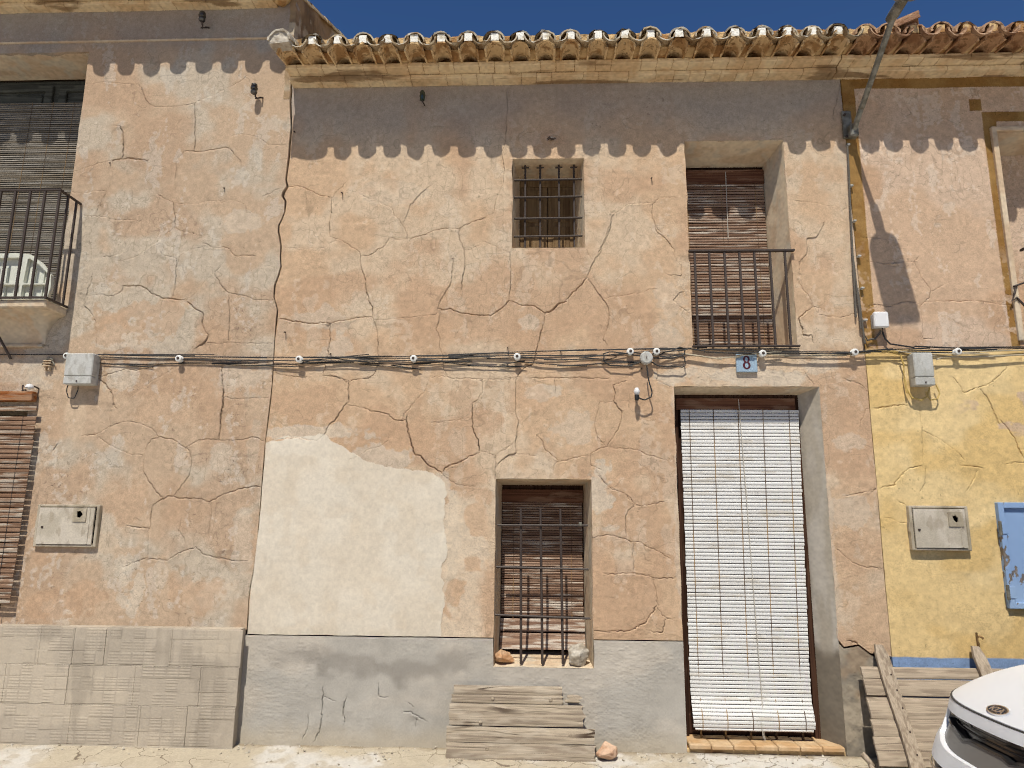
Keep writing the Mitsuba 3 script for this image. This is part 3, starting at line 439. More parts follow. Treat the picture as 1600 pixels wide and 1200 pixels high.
CR_M, CR_L, CR_R, CR_P = parse(['3:-2.072,4.215 -2.023,4.219 -1.974,4.222 -1.923,4.206 -1.872,4.176 -1.800,4.142 -1.693,4.117',
    '1.5:-1.693,4.117 -1.661,4.166 -1.622,4.210 -1.596,4.255',
    '2.5:-1.693,4.117 -1.696,4.040 -1.698,3.951 -1.699,3.849 -1.695,3.783',
    '2:-1.695,3.783 -1.639,3.768 -1.582,3.743 -1.525,3.702 -1.468,3.666 -1.436,3.633',
    '1.2:-2.077,3.692 -1.869,3.683 -1.724,3.694 -1.692,3.725 -1.637,3.747',
    '2.5:-1.436,3.633 -1.376,3.618 -1.329,3.643 -1.276,3.679 -1.243,3.715 -1.211,3.765 -1.142,3.764 -1.067,3.757 -0.992,3.778 -0.910,3.799 -0.843,3.834 -0.741,3.851',
    '1.5:-1.067,3.757 -1.076,3.815 -1.098,3.866 -1.127,3.910 -1.178,3.961 -1.194,4.020 -1.307,4.073 -1.457,4.138',
    '1:-1.100,3.909 -1.075,3.975 -1.050,4.048 -0.977,4.144 -0.896,4.217',
    '3:-1.436,3.633 -1.435,3.558 -1.410,3.479 -1.391,3.416 -1.381,3.345 -1.357,3.275 -1.354,3.247 -1.320,3.205 -1.319,3.121',
    '4:-2.078,3.099 -2.007,3.093 -1.925,3.081 -1.842,3.063 -1.761,3.064 -1.667,3.067 -1.559,3.078 -1.479,3.094 -1.399,3.107 -1.319,3.117',
    '2:-1.319,3.117 -1.296,3.066 -1.275,2.997 -1.272,2.915 -1.255,2.846 -1.254,2.738 -1.271,2.671 -1.296,2.644 -1.375,2.624 -1.454,2.610 -1.479,2.590 -1.534,2.624 -1.595,2.641 -1.681,2.641',
    '1.2:-1.304,3.093 -1.210,3.090 -1.089,3.107 -0.969,3.117 -0.836,3.124 -0.809,3.147',
    '3:-1.650,3.067 -1.645,2.984 -1.645,2.874 -1.651,2.806 -1.673,2.725 -1.682,2.644',
    '2:-2.065,2.684 -2.037,2.657 -1.935,2.637 -1.814,2.630',
    '1.5:-0.804,3.175 -0.792,3.230 -0.773,3.272 -0.728,3.370',
    '2.5:-1.046,3.761 -0.934,3.795 -0.837,3.834 -0.738,3.848 -0.650,3.839 -0.598,3.877 -0.514,3.911 -0.429,3.933',
    '2:-0.650,3.839 -0.656,3.785 -0.637,3.725 -0.605,3.673 -0.599,3.592 -0.603,3.490 -0.620,3.403 -0.625,3.337',
    '1.5:-0.605,3.673 -0.558,3.663 -0.510,3.687 -0.475,3.702',
    '1.5:-0.440,3.724 -0.370,3.694 -0.300,3.656 -0.251,3.641 -0.236,3.561 -0.235,3.444 -0.244,3.314 -0.247,3.245',
    '1.5:-0.696,3.586 -0.700,3.461 -0.715,3.374 -0.765,3.288 -0.798,3.216 -0.804,3.180',
    '4:-0.804,3.180 -0.748,3.170 -0.700,3.175 -0.679,3.158 -0.596,3.139 -0.513,3.127 -0.383,3.123 -0.335,3.157 -0.288,3.193 -0.247,3.242 -0.213,3.235 -0.144,3.202 -0.048,3.199 -0.014,3.177 0.031,3.139',
    '6:0.031,3.139 0.068,3.153 0.102,3.163 0.136,3.212 0.198,3.241',
    '4:0.198,3.241 0.253,3.305 0.308,3.362 0.363,3.426',
    '2:0.363,3.426 0.378,3.484 0.406,3.549 0.417,3.571 0.469,3.629 0.484,3.702 0.534,3.790 0.556,3.864 0.564,3.923',
    '1.2:0.417,3.571 0.373,3.615 0.357,3.659',
    '2:0.370,3.423 0.410,3.354 0.451,3.289 0.487,3.251 0.517,3.197 0.536,3.133 0.521,3.056 0.495,2.958 0.475,2.930 0.505,2.891',
    '1.2:0.487,3.254 0.552,3.268 0.675,3.281 0.784,3.309 0.893,3.337',
    '3:0.031,3.139 0.027,3.057 -0.000,2.987 -0.020,2.903 -0.034,2.840 -0.047,2.778 -0.060,2.736',
    '1.5:-0.789,3.159 -0.794,3.073 -0.810,3.017 -0.783,2.946 -0.778,2.862 -0.752,2.792 -0.749,2.709 -0.720,2.633',
    '1.2:0.890,3.920 0.908,3.846 0.974,3.757 1.026,3.676 1.046,3.654 1.042,3.603 1.063,3.559 1.096,3.523 1.100,3.451 1.086,3.437 0.992,3.449',
    '1.2:1.122,3.315 1.074,3.301 1.025,3.244 1.064,3.195 1.142,3.138',
    '3:-0.194,2.626 -0.154,2.667 -0.121,2.702 -0.074,2.736',
    '9:-0.114,2.731 -0.063,2.734',
    '1.5:-0.652,3.847 -0.549,3.901 -0.446,3.937 -0.395,3.964 -0.369,4.001 -0.362,4.094 -0.311,4.205 -0.303,4.262 -0.295,4.356 -0.314,4.470 -0.289,4.623 -0.274,4.895 -0.285,5.053',
    '2:-2.068,2.690 -2.041,2.655 -1.971,2.646 -1.889,2.633',
    '2.5:-1.683,2.640 -1.601,2.640 -1.538,2.623 -1.478,2.599',
    '2:-1.478,2.599 -1.401,2.617 -1.327,2.621 -1.285,2.652 -1.270,2.728',
    '3.5:-1.478,2.599 -1.478,2.552 -1.468,2.465 -1.469,2.437',
    '2.5:-1.469,2.437 -1.508,2.402 -1.542,2.347 -1.569,2.297 -1.616,2.254 -1.632,2.205 -1.655,2.175',
    '2.5:-1.465,2.415 -1.378,2.400 -1.290,2.368 -1.204,2.356 -1.154,2.342 -1.115,2.305 -1.060,2.293 -1.018,2.299',
    '1.5:-1.054,2.303 -1.044,2.348 -0.997,2.397 -0.944,2.459 -0.884,2.521 -0.856,2.609',
    '4:-1.013,2.340 -1.019,2.281 -1.008,2.220 -0.986,2.159 -0.967,2.087 -0.944,2.033 -0.899,2.030 -0.861,1.973 -0.799,1.938 -0.741,1.897',
    '3.5:-0.741,1.897 -0.715,1.932 -0.644,1.974 -0.561,2.005 -0.519,2.035 -0.460,2.055',
    '3.5:-0.460,2.065 -0.463,2.137 -0.492,2.191 -0.520,2.246 -0.521,2.331 -0.518,2.429',
    '2:-0.518,2.429 -0.473,2.460 -0.449,2.510 -0.445,2.609',
    '1.2:-0.525,2.325 -0.640,2.300 -0.749,2.288 -0.834,2.281',
    '1.5:-0.460,2.065 -0.394,2.057 -0.339,2.036 -0.333,1.970 -0.343,1.869',
    '1.5:-1.449,1.994 -1.371,2.025 -1.301,2.079 -1.216,2.092 -1.169,2.128 -1.147,2.171',
    '1:-0.741,1.897 -0.677,1.849 -0.604,1.815 -0.473,1.798',
    '1.2:-2.083,2.133 -2.003,2.143 -1.918,2.162 -1.832,2.164 -1.769,2.144 -1.690,2.144 -1.655,2.175',
    '2:-0.845,2.637 -0.759,2.640 -0.709,2.624 -0.469,2.621 -0.451,2.615 -0.219,2.618',
    '2:-0.187,2.623 -0.188,2.522 -0.191,2.370 -0.166,2.289 -0.182,2.209 -0.187,2.129 -0.184,2.055 -0.249,2.032 -0.300,1.992 -0.333,1.952',
    '2.5:-0.064,2.626 0.058,2.628 0.162,2.631 0.266,2.623 0.524,2.623',
    '2:-0.266,2.626 -0.185,2.621',
    '1.2:0.110,2.623 0.110,2.511',
    '1:-0.455,2.070 -0.392,2.059 -0.340,2.037 -0.249,2.094 -0.204,2.129',
    '2:-0.034,2.186 0.018,2.135 0.029,2.084 0.080,2.039 0.131,2.000 0.204,2.003 0.272,2.023 0.368,2.046 0.425,2.086 0.487,2.103 0.554,2.095 0.622,2.098 0.734,2.076 0.822,2.037 0.911,2.011',
    '1:0.131,1.996 0.102,1.960 0.097,1.932',
    '2:0.487,2.103 0.545,2.177 0.591,2.257 0.616,2.367 0.550,2.447 0.562,2.523 0.546,2.570 0.598,2.594 0.656,2.603',
    '1:0.476,2.109 0.426,2.177 0.404,2.245 0.423,2.349 0.447,2.442 0.544,2.442',
    '1.5:0.373,2.046 0.378,1.962 0.439,1.939',
    '1.5:0.411,1.917 0.471,1.839 0.526,1.790 0.615,1.762 0.669,1.718',
    '1:0.881,2.700 0.885,2.652 0.879,2.611 0.985,2.553',
    '1:-0.181,2.049 -0.033,2.036',
    '1.5:0.416,1.918 0.477,1.839 0.533,1.794 0.612,1.766 0.656,1.716 0.694,1.675',
    '2:0.694,1.675 0.767,1.676 0.846,1.690 0.914,1.705',
    '2:0.694,1.675 0.643,1.644 0.625,1.582 0.618,1.444',
    '2:0.376,1.442 0.449,1.454 0.499,1.463 0.560,1.449 0.627,1.426 0.682,1.414 0.716,1.416 0.781,1.380 0.858,1.343 0.923,1.300',
    '2:0.682,1.412 0.666,1.308 0.671,1.195',
    '2.5:0.466,1.182 0.566,1.186 0.671,1.192 0.743,1.177 0.841,1.157 0.962,1.163',
    '1.5:0.814,1.150 0.827,1.063 0.833,0.968',
    '3:0.833,0.968 0.790,0.919 0.745,0.856 0.668,0.813 0.613,0.793 0.493,0.786 0.381,0.793',
    '2:0.833,0.957 0.866,0.905 0.893,0.886 0.936,0.877',
    '3:0.887,0.884 0.880,0.832 0.863,0.789 0.776,0.796',
    '1.2:0.436,3.603 0.506,3.737 0.542,3.864 0.578,3.955 0.511,4.029 0.478,4.104',
    '1:0.578,3.955 0.699,4.037 0.853,4.048',
    '1.5:1.076,4.097 0.931,4.095 0.886,4.026 0.884,3.934 0.914,3.806 0.996,3.725 1.044,3.661',
    '2.5:2.437,5.103 2.408,4.948 2.366,4.852 2.355,4.756',
    '1.2:1.992,4.058 2.111,4.049 2.227,4.020 2.315,4.006 2.356,3.962 2.396,3.998 2.394,4.062',
    '1.5:2.232,3.887 2.181,3.791 2.141,3.747 2.081,3.736 2.070,3.633 2.010,3.555 2.002,3.446',
    '2:1.985,3.399 2.016,3.322 2.062,3.260 2.093,3.183 2.143,3.171',
    '2.5:2.093,3.183 2.002,3.122 1.964,3.092 1.995,3.016 1.991,2.963 2.055,2.956 2.059,2.911',
    '2:2.146,3.114 2.217,3.102 2.317,3.106 2.421,3.144 2.451,3.159',
    '2:2.274,2.619 2.347,2.593 2.402,2.574 2.429,2.535 2.456,2.483',
    '1.2:2.455,2.400 2.411,2.393 2.387,2.323 2.365,2.291',
    '2:2.389,1.781 2.462,1.820',
    '1.5:2.344,1.256 2.406,1.246 2.445,1.247',
    '2:2.226,1.757 2.311,1.771 2.403,1.798 2.463,1.820',
    '1.8:2.125,1.378 2.172,1.328 2.244,1.278 2.306,1.254 2.431,1.243',
    '1.5:1.986,2.686 2.009,2.630 2.045,2.582',
    '4:2.143,0.753 2.212,0.743 2.249,0.708 2.264,0.682 2.310,0.662']), parse(['2:-2.264,4.128 -2.209,4.157 -2.141,4.191 -2.103,4.205',
    '1.5:-2.251,3.257 -2.120,3.247',
    '1.5:-2.223,2.900 -2.095,2.900',
    '1:-3.875,4.184 -3.760,4.174 -3.696,4.186 -3.600,4.195',
    '2:-3.325,3.909 -3.370,3.810 -3.358,3.710 -3.383,3.653 -3.436,3.629 -3.530,3.621',
    '1:-3.638,3.979 -3.633,4.063 -3.607,4.122 -3.568,4.198',
    '1.5:-3.735,3.980 -3.637,3.970 -3.474,3.947 -3.369,3.939 -3.231,3.925',
    '1:-3.369,3.939 -3.350,4.128 -3.359,4.213',
    '2:-3.144,4.159 -3.076,4.125 -2.999,4.082 -2.982,3.989 -2.966,3.864',
    '1.2:-2.999,4.082 -2.830,4.072 -2.721,4.096 -2.594,4.103',
    '1.2:-2.634,4.019 -2.623,4.070 -2.546,4.103 -2.465,4.093 -2.399,4.059 -2.386,3.992 -2.346,3.992 -2.313,4.033',
    '2:-2.966,3.864 -3.028,3.815 -3.085,3.758 -3.174,3.693 -3.245,3.628 -3.368,3.587 -3.407,3.588',
    '1.5:-2.966,3.864 -2.887,3.839 -2.740,3.793',
    '2.5:-2.719,3.730 -2.670,3.713 -2.621,3.697 -2.510,3.688 -2.449,3.622 -2.280,3.618',
    '1.5:-2.700,3.706 -2.824,3.674 -2.869,3.650 -2.927,3.601 -3.025,3.634 -3.076,3.675',
    '1.2:-2.926,3.593 -2.913,3.463 -2.920,3.303',
    '2.2:-3.601,3.483 -3.609,3.418 -3.628,3.322 -3.632,3.290 -3.508,3.305 -3.412,3.289 -3.345,3.328 -3.342,3.369',
    '4:-3.343,3.377 -3.186,3.371 -3.101,3.311 -3.002,3.271 -2.924,3.263 -2.829,3.251',
    '1.5:-2.829,3.251 -2.770,3.286 -2.714,3.349 -2.658,3.421 -2.602,3.485 -2.559,3.534',
    '2:-2.608,3.469 -2.546,3.381 -2.477,3.308 -2.384,3.300 -2.252,3.257',
    '4:-2.804,3.238 -2.729,3.183 -2.663,3.135 -2.672,3.064 -2.615,2.955 -2.626,2.908 -2.699,2.862',
    '2:-2.626,2.908 -2.533,2.896 -2.442,2.905 -2.224,2.900',
    '2:-3.640,3.290 -3.638,3.210 -3.566,3.138 -3.526,3.067 -3.500,2.863',
    '1.2:-3.760,3.306 -3.655,3.346 -3.607,3.467',
    '1.2:-2.477,3.300 -2.452,3.142 -2.443,2.908',
    '2.5:-3.433,2.631 -3.323,2.669 -3.233,2.692 -3.163,2.685 -3.081,2.700 -2.947,2.739',
    '3:-3.514,2.662 -3.438,2.608 -3.336,2.524 -3.289,2.389 -3.265,2.373',
    '1:-3.273,2.381 -3.149,2.494 -3.009,2.601 -2.866,2.692',
    '2.5:-2.480,2.723 -2.460,2.586 -2.447,2.526 -2.449,2.375',
    '4:-2.448,2.531 -2.446,2.425 -2.452,2.321 -2.450,2.217 -2.454,2.143',
    '1:-2.443,2.478 -2.359,2.463 -2.097,2.468',
    '2.5:-2.454,2.143 -2.541,2.146 -2.629,2.128 -2.678,2.099 -2.706,2.084 -2.746,2.106 -2.817,2.146 -2.909,2.164 -2.974,2.141 -3.006,2.082 -3.023,2.009 -3.006,1.907 -2.980,1.849 -2.920,1.778 -2.837,1.692',
    '2:-2.454,2.143 -2.302,2.137 -2.200,2.162 -2.155,2.159 -2.101,2.135',
    '2:-2.706,2.084 -2.666,2.055 -2.643,1.967 -2.655,1.866 -2.713,1.779 -2.759,1.714',
    '3:-2.906,1.646 -2.837,1.692 -2.795,1.714 -2.759,1.714 -2.705,1.698 -2.543,1.699 -2.482,1.674 -2.427,1.710 -2.328,1.753 -2.228,1.782 -2.111,1.790',
    '3:-2.913,1.642 -2.918,1.550 -2.917,1.472 -3.095,1.492',
    '2:-2.916,1.465 -2.923,1.395 -2.905,1.298 -2.909,1.263 -3.007,1.228 -3.083,1.192',
    '2:-2.474,1.667 -2.459,1.582 -2.465,1.483 -2.475,1.434',
    '2.5:-2.908,1.256 -2.762,1.247 -2.680,1.300 -2.554,1.343 -2.490,1.288 -2.388,1.269 -2.285,1.249 -2.155,1.244',
    '2:-3.521,2.172 -3.416,2.181 -3.303,2.244 -3.231,2.274 -3.141,2.282 -3.032,2.252 -2.967,2.215 -2.917,2.164',
    '1.2:-3.383,2.155 -3.316,2.103 -3.221,2.067 -3.127,2.026 -3.025,2.024',
    '1.5:-2.676,1.552 -2.697,1.467 -2.639,1.398 -2.633,1.342',
    '1.2:-3.295,2.439 -3.325,2.304 -3.303,2.244',
    '3:-3.733,2.057 -3.709,2.101',
    '2:-3.398,5.159 -3.350,5.067 -3.303,4.975 -3.225,4.944 -3.058,4.947 -2.904,4.973 -2.762,5.046 -2.629,5.115 -2.541,5.164 -2.472,5.233',
    '2.2:-2.904,4.973 -2.878,4.739 -2.861,4.533',
    '3:-3.588,4.786 -3.531,4.773 -3.487,4.709 -3.467,4.571 -3.469,4.473',
    '1.5:-3.933,4.362 -3.825,4.380 -3.719,4.418 -3.596,4.459 -3.523,4.470',
    '6:-3.550,4.464 -3.414,4.478 -3.340,4.471 -3.265,4.460',
    '1.2:-3.224,4.415 -3.113,4.400 -3.026,4.438 -2.961,4.521 -2.963,4.544',
    '4:-2.953,4.538 -2.861,4.531 -2.725,4.541 -2.636,4.563 -2.573,4.562',
    '4:-2.572,4.558 -2.532,4.509',
    '1:-2.532,4.509 -2.472,4.450 -2.459,4.402',
    '1:-3.248,4.470 -3.211,4.548 -3.208,4.606',
    '1.2:-2.639,4.598 -2.590,4.656 -2.483,4.684 -2.334,4.653 -2.238,4.583 -2.102,4.581',
    '1:-3.549,4.454 -3.536,4.299 -3.579,4.165 -3.639,3.995',
    '1:-3.906,5.158 -3.814,5.176 -3.683,5.184 -3.568,5.172 -3.417,5.159',
    '1:-3.006,4.428 -3.002,4.293']), parse(['1.5:2.482,3.189 2.548,3.204 2.697,3.188',
    '1.2:2.513,3.552 2.614,3.536 2.669,3.512 2.731,3.504',
    '1:2.507,3.741 2.751,3.723',
    '2:2.484,3.177 2.550,3.197 2.625,3.183 2.676,3.183 2.743,3.214 2.807,3.227 2.857,3.216 2.886,3.189 2.921,3.218 3.048,3.222 3.226,3.228 3.351,3.221 3.530,3.186 3.647,3.172',
    '2:2.869,3.538 2.895,3.475 2.937,3.379 2.978,3.310 2.963,3.256 2.921,3.218',
    '1.2:2.978,3.304 3.034,3.326 3.082,3.364',
    '1.5:2.886,3.189 2.887,3.068 2.882,2.934 2.949,2.934',
    '1.5:2.529,3.547 2.643,3.525 2.695,3.532 2.863,3.538 2.905,3.572 2.919,3.586',
    '3:2.468,2.400 2.549,2.406 2.631,2.419 2.736,2.420',
    '2:3.074,2.639 3.135,2.520 3.237,2.549 3.328,2.587 3.409,2.646 3.480,2.724',
    '2:3.255,2.542 3.303,2.478 3.330,2.402 3.346,2.326 3.369,2.263',
    '4:3.381,2.313 3.422,2.250 3.472,2.163 3.496,2.063 3.505,2.039',
    '1.5:2.797,2.413 2.805,2.312 2.804,2.236 2.793,2.010',
    '2:2.804,2.236 2.891,2.186 2.960,2.148 3.026,2.086 3.080,2.024',
    '2.5:2.472,1.814 2.521,1.827 2.569,1.836 2.613,1.901 2.670,1.950 2.768,1.972',
    '3:3.045,1.981 3.128,1.971 3.202,1.967',
    '2:3.374,1.992 3.500,2.003',
    '2:2.640,1.689 2.575,1.724',
    '1.2:2.479,1.596 2.531,1.593 2.571,1.568 2.628,1.562',
    '1.2:2.751,1.794 2.788,1.848 2.810,1.967',
    '1.2:3.078,1.797 3.141,1.893 3.167,1.937']), parse(['3.4:-1.548,0.381 -1.533,0.334 -1.540,0.241 -1.546,0.137 -1.555,0.079 -1.583,0.033',
    '2:-1.532,0.323 -1.461,0.289',
    '3.4:-1.374,0.314 -1.386,0.255 -1.387,0.197 -1.375,0.145',
    '2.6:-1.638,0.204 -1.639,0.123 -1.654,0.066 -1.665,0.042',
    '2.6:-0.958,0.228 -0.908,0.235 -0.870,0.207 -0.807,0.173',
    '2.2:-0.863,0.184 -0.874,0.138',
    '2:-1.147,0.423 -1.143,0.329 -1.074,0.325',
    '2.6:-0.923,0.298 -0.891,0.270'])
H0, H1, H2 = thing('house', 'greyed peach house at the left with a small balcony and a panelled plinth', 'house', 'terraced houses'), \
    thing('house', 'peach house in the middle with a white door blind and a grey cement base', 'house', 'terraced houses'), \
    thing('house', 'house at the right with yellow lower wall and ochre painted bands', 'house', 'terraced houses')
for h in (H0, H1, H2): labels[h].pop('group')
XB = 2.440                        # boundary of the second and third house
O_UP, O_BAL, O_LOW, O_DOOR = (-0.229, 0.347, 3.678, 4.441), (1.160, 1.945, 2.872, 4.578), (-0.333, 0.375, 0.540, 1.861), (1.005, 2.083, -0.03, 2.561)
def rect(o): return sbox(o[0], o[2], o[1], o[3])
def wobble(o, seed, a=0.006):
    """an opening with slightly worn, uneven edges"""
    g = np.random.default_rng(seed); c = np.array(rect(o).exterior.coords)[:-1]; P = []
    for p, q in zip(c, np.roll(c, -1, 0)):
        n = max(2, int(np.linalg.norm(q - p) / 0.09)); P += [p + (q - p) * t + (g.normal(0, a * 0.45, 2) if t > 0 else 0) for t in np.linspace(0, 1, n, endpoint=False)]
    return Polygon(P)
JR = [(x + 0.004 + 0.006 * (z > 3.0) + 0.003 * math.sin(17 * z) + 0.008 * max(0, 1 - abs(z - 4.17) / 0.12), z) for x, z in JOINT]
wall8 = Polygon(JR + [(XB, 0.60), (XB, 5.14)]).intersection(sbox(-3, 0.735, 3, 5.14))
right_leg = Polygon([(2.07, 0.60), (XB, 0.60), (XB, 0.80), (2.07, 0.80)])
wall8 = wall8.union(right_leg)
for o, s in ((O_UP, 1), (O_BAL, 2), (O_LOW, 3), (O_DOOR, 4)): wall8 = wall8.difference(wobble(o, s))
wall8 = wall8.difference(Polygon([(2.05, 0.5), (2.6, 0.5), (2.6, 0.63), (2.30, 0.67), (2.22, 0.73), (2.12, 0.71), (2.083, 0.76), (2.05, 0.78)]))
if wall8.geom_type != 'Polygon': wall8 = max(wall8.geoms, key=lambda q: q.area)
part(H1, 'wall', sheet(wall8, wallmap(0.008), CR_M, 0.024, lumps(0.008, 0.0028, 0.0008, 1), 0.07, 11), 'mat_plaster_peach', True)
rp = np.array([(-2.1186, 0.7342), (-2.1176, 1.0735), (-2.0909, 1.4635), (-2.0880, 1.8646), (-2.0879, 2.1206), (-1.9678, 2.1650), (-1.8213, 2.1851), (-1.6734, 2.1808), (-1.5228, 2.1230), (-1.4113, 2.0461), (-1.3111, 1.9888), (-1.1737, 1.9512), (-0.9794, 1.9237), (-0.8443, 1.9149), (-0.7376, 1.8776), (-0.6958, 1.7457), (-0.7208, 1.6147), (-0.7022, 1.4531), (-0.6804, 1.3389), (-0.7130, 1.1575), (-0.6936, 0.9569), (-0.7106, 0.7370)])
q_ = []
for a, b in zip(rp, np.roll(rp, -1, 0)):
    n_ = max(2, int(np.linalg.norm(b - a) / 0.02)); q_ += [a + (b - a) * t for t in np.linspace(0, 1, n_, endpoint=False)]
q_ = np.array(q_); e_ = np.c_[nz(np.c_[q_, q_[:, :1] * 0], 9, 3), nz(np.c_[q_, q_[:, :1] * 0], 9, 8)] * 0.05 + np.c_[nz(np.c_[q_, q_[:, :1] * 0], 30, 4), nz(np.c_[q_, q_[:, :1] * 0], 30, 5)] * 0.03
e_[(q_[:, 0] < -1.95) | (q_[:, 1] < 0.78)] *= 0.15
rpoly = Polygon(q_ + e_).buffer(0)
base_l = lumps(0.008, 0.0028, 0.0008, 1)
rpb = rpoly.exterior
def repair_d(X):
    d = shapely.distance(rpb, shapely.points(X)); return base_l(X) + 0.0032 * np.minimum(1, d / 0.07) - 0.0004 + 0.004 * nz(np.c_[X, X[:, :1] * 0], 3.5, 21)
k = part(H1, 'wall__plaster_repair', sheet(rpoly, wallmap(0.004), CR_M, 0.022, repair_d, 0.012, 16), 'mat_repair', True)
labels[k] = {'label': 'smooth cream repair of the plaster over the grey base'}
pl = sbox(-2.17, -0.04, 1.005, 0.727).difference(wobble(O_LOW, 3))
part(H1, 'plinth', sheet(pl, wallmap(0.0), CR_P, 0.022, lumps(0.008, 0.003, 0.0012, 7), 0.08, 12), 'mat_cement', True)
pr = Polygon([(2.083, -0.04), (XB - 0.01, -0.04), (XB - 0.01, 0.615), (2.30, 0.655), (2.22, 0.715), (2.12, 0.695), (2.083, 0.735)])
part(H1, 'plinth', sheet(pr, wallmap(0.006), [], 0.022, lumps(0.008, 0.004, 0.0014, 8), 0.08, 13), 'mat_cement_dark', True, )
labels[H1 + '__plinth_001'] = {'label': 'dark stained cement foot of the wall at the right of the door'}
# splayed reveals: outer opening at the wall, inner opening at depth d
def reveals(h, o, i, d, mats, seed, sill=True):
    (a0, a1, b0, b1), (c0, c1, e0, e1) = o, i; y0, y1 = 0.004, d
    F = {'l': [(a0, y0, b1), (c0, y1, e1), (c0, y1, e0), (a0, y0, b0)], 'r': [(c1, y1, e1), (a1, y0, b1), (a1, y0, b0), (c1, y1, e0)], 't': [(a0, y0, b1), (a1, y0, b1), (c1, y1, e1), (c0, y1, e1)], 'b': [(a0, y0, b0), (a1, y0, b0), (c1, y1, e0), (c0, y1, e0)]}
    for k in 'lrt' + ('b' if sill else ''):
        part(h, 'sill' if k == 'b' else 'lintel' if k == 't' else 'reveal', quadsheet(*F[k], 0.025, 0.005, seed + ord(k)), mats.get(k, 'mat_reveal'), True)
I_UP, I_BAL = (-0.178, 0.290, 3.700, 4.415), (1.150, 1.865, 2.86, 4.500)
I_LOW, I_DOOR = (-0.305, 0.335, 0.585, 1.835), (1.035, 1.975, -0.02, 2.525)
reveals(H1, O_UP, I_UP, 0.35, {}, 1); reveals(H1, O_BAL, I_BAL, 0.30, {}, 2); reveals(H1, O_LOW, I_LOW, 0.40, {}, 3)
reveals(H1, O_DOOR, I_DOOR, 0.21, {'r': 'mat_reveal_grey', 'l': 'mat_reveal_grey'}, 4, False)
# left house
XL0, OL = -6.2, (-5.6, -3.873, 3.20, 5.478)
wallL = Polygon([(XL0, 0.6)] + [(x, z) for x, z in reversed(JOINT)] + [(XL0, 5.95)]).intersection(sbox(-9, 0.768, 0, 5.92))
wallL = wallL.difference(wobble(OL, 21)).difference(sbox(-5.2, 0.5, -3.98, 2.40))
if wallL.geom_type != 'Polygon': wallL = max(wallL.geoms, key=lambda q: q.area)
part(H0, 'wall', sheet(wallL, lambda u, v, o: np.c_[u, -0.003 - 0.010 * np.clip((v - 3.9) / 0.7, 0, 1) - o, v], CR_L, 0.024, lumps(0.007, 0.0022, 0.0006, 31), 0.09, 14), 'mat_plaster_greyed', True)
reveals(H0, OL, (-5.55, -3.90, 3.20, 5.44), 0.31, {}, 5, False)
OLD = (-5.2, -3.98, -0.03, 2.40); reveals(H0, OLD, (-5.1, -4.05, -0.02, 2.36), 0.25, {}, 6, False)
part(H0, 'wall_band', cbox(XL0, -2.135, -0.030, 0.02, 5.565, 5.580, 0.006), 'mat_reveal')
# panels of the left plinth
rows = [(0.774, 0.5225, [-3.9453, -3.5856, -3.3372, -3.1064, -2.6235, -2.1136]), (0.521, 0.2595, [-4.0008, -3.8104, -3.3509, -2.8663, -2.3944, -2.1202]), (0.258, -0.03, [-4.0519, -3.3008, -2.7984, -2.4655, -2.1250])]
part(H0, 'plinth', cbox(XL0, -2.135, -0.082, 0.02, -0.05, 0.781, 0.003), 'mat_plinth_panel')
for z1, z0, xs in rows:
    xs = [XL0, -5.4, -4.7] + list(xs)
    for a, b in zip(xs[:-1], xs[1:]):
        m = cbox(a + 0.0008, b - 0.0008, -0.089 + RND.uniform(-0.0015, 0.0015), -0.075, z0, z1, 0.0015); part(H0, 'plinth__panel', m, 'mat_plinth_panel')
part(H0, 'plinth__panel', cbox(-3.9487 - 0.06, -3.9487 + 0.035, -0.094, -0.08, -0.03, 0.765, 0.003), 'mat_plaster_greyed')
labels[H0 + f'__plinth__panel_{COUNT[H0 + "__plinth__panel"] - 1:03d}'] = {'label': 'narrow brown mortar strip over a joint of the plinth'}
# right house
XR1 = 5.6; OR = (3.6146, 4.9, 2.90, 4.62)
wallR = Polygon([(XB + 0.004, -0.04), (XR1, -0.04), (XR1, 5.14), (XB + 0.004, 5.14)]).difference(wobble(OR, 22))
part(H2, 'wall', sheet(wallR, wallmap(0.006), CR_R, 0.026, lumps(0.010, 0.004, 0.0008, 41), 0.08, 15), 'mat_plaster_right', True)
reveals(H2, OR, (OR[0] + 0.03, 4.85, 2.9, 4.58), 0.30, {}, 7)
# bodies behind the faces
part(H1, 'masonry', cbox(-2.04, 2.42, 0.46, 6.5, -0.1, 5.15), 'mat_rubble_render')
part(H2, 'masonry', cbox(2.46, 5.6, 0.46, 6.5, -0.1, 5.15), 'mat_rubble_render')
GY = [(0.05, -0.1), (7.0, -0.1), (7.0, 8.86), (0.05, 5.98)]
gab = trimesh.creation.extrude_polygon(Polygon([(0.46, -0.1), (7.0, -0.1), (7.0, 8.8), (0.46, 6.15)]), 4.06, engine='earcut')
v = gab.vertices; part(H0, 'masonry', TM(np.c_[-6.2 + v[:, 2], v[:, 0], v[:, 1]], gab.faces), 'mat_rubble_render')
gs = sheet(Polygon([(-0.02, 5.0), (3.6, 5.0), (3.6, 7.60), (0.30, 6.165), (-0.02, 5.99)]), lambda u, v, o: np.c_[-2.105 + o, u, v], sp=0.04, disp=lambda X: 0.06 * nz(np.c_[X, X[:, :1] * 0], 2.5, 3) + 0.03 * nz(np.c_[X, X[:, :1] * 0], 8, 4), skirt=0.05, seed=5)
part(H0, 'gable_wall', gs, 'mat_rubble_render', True)

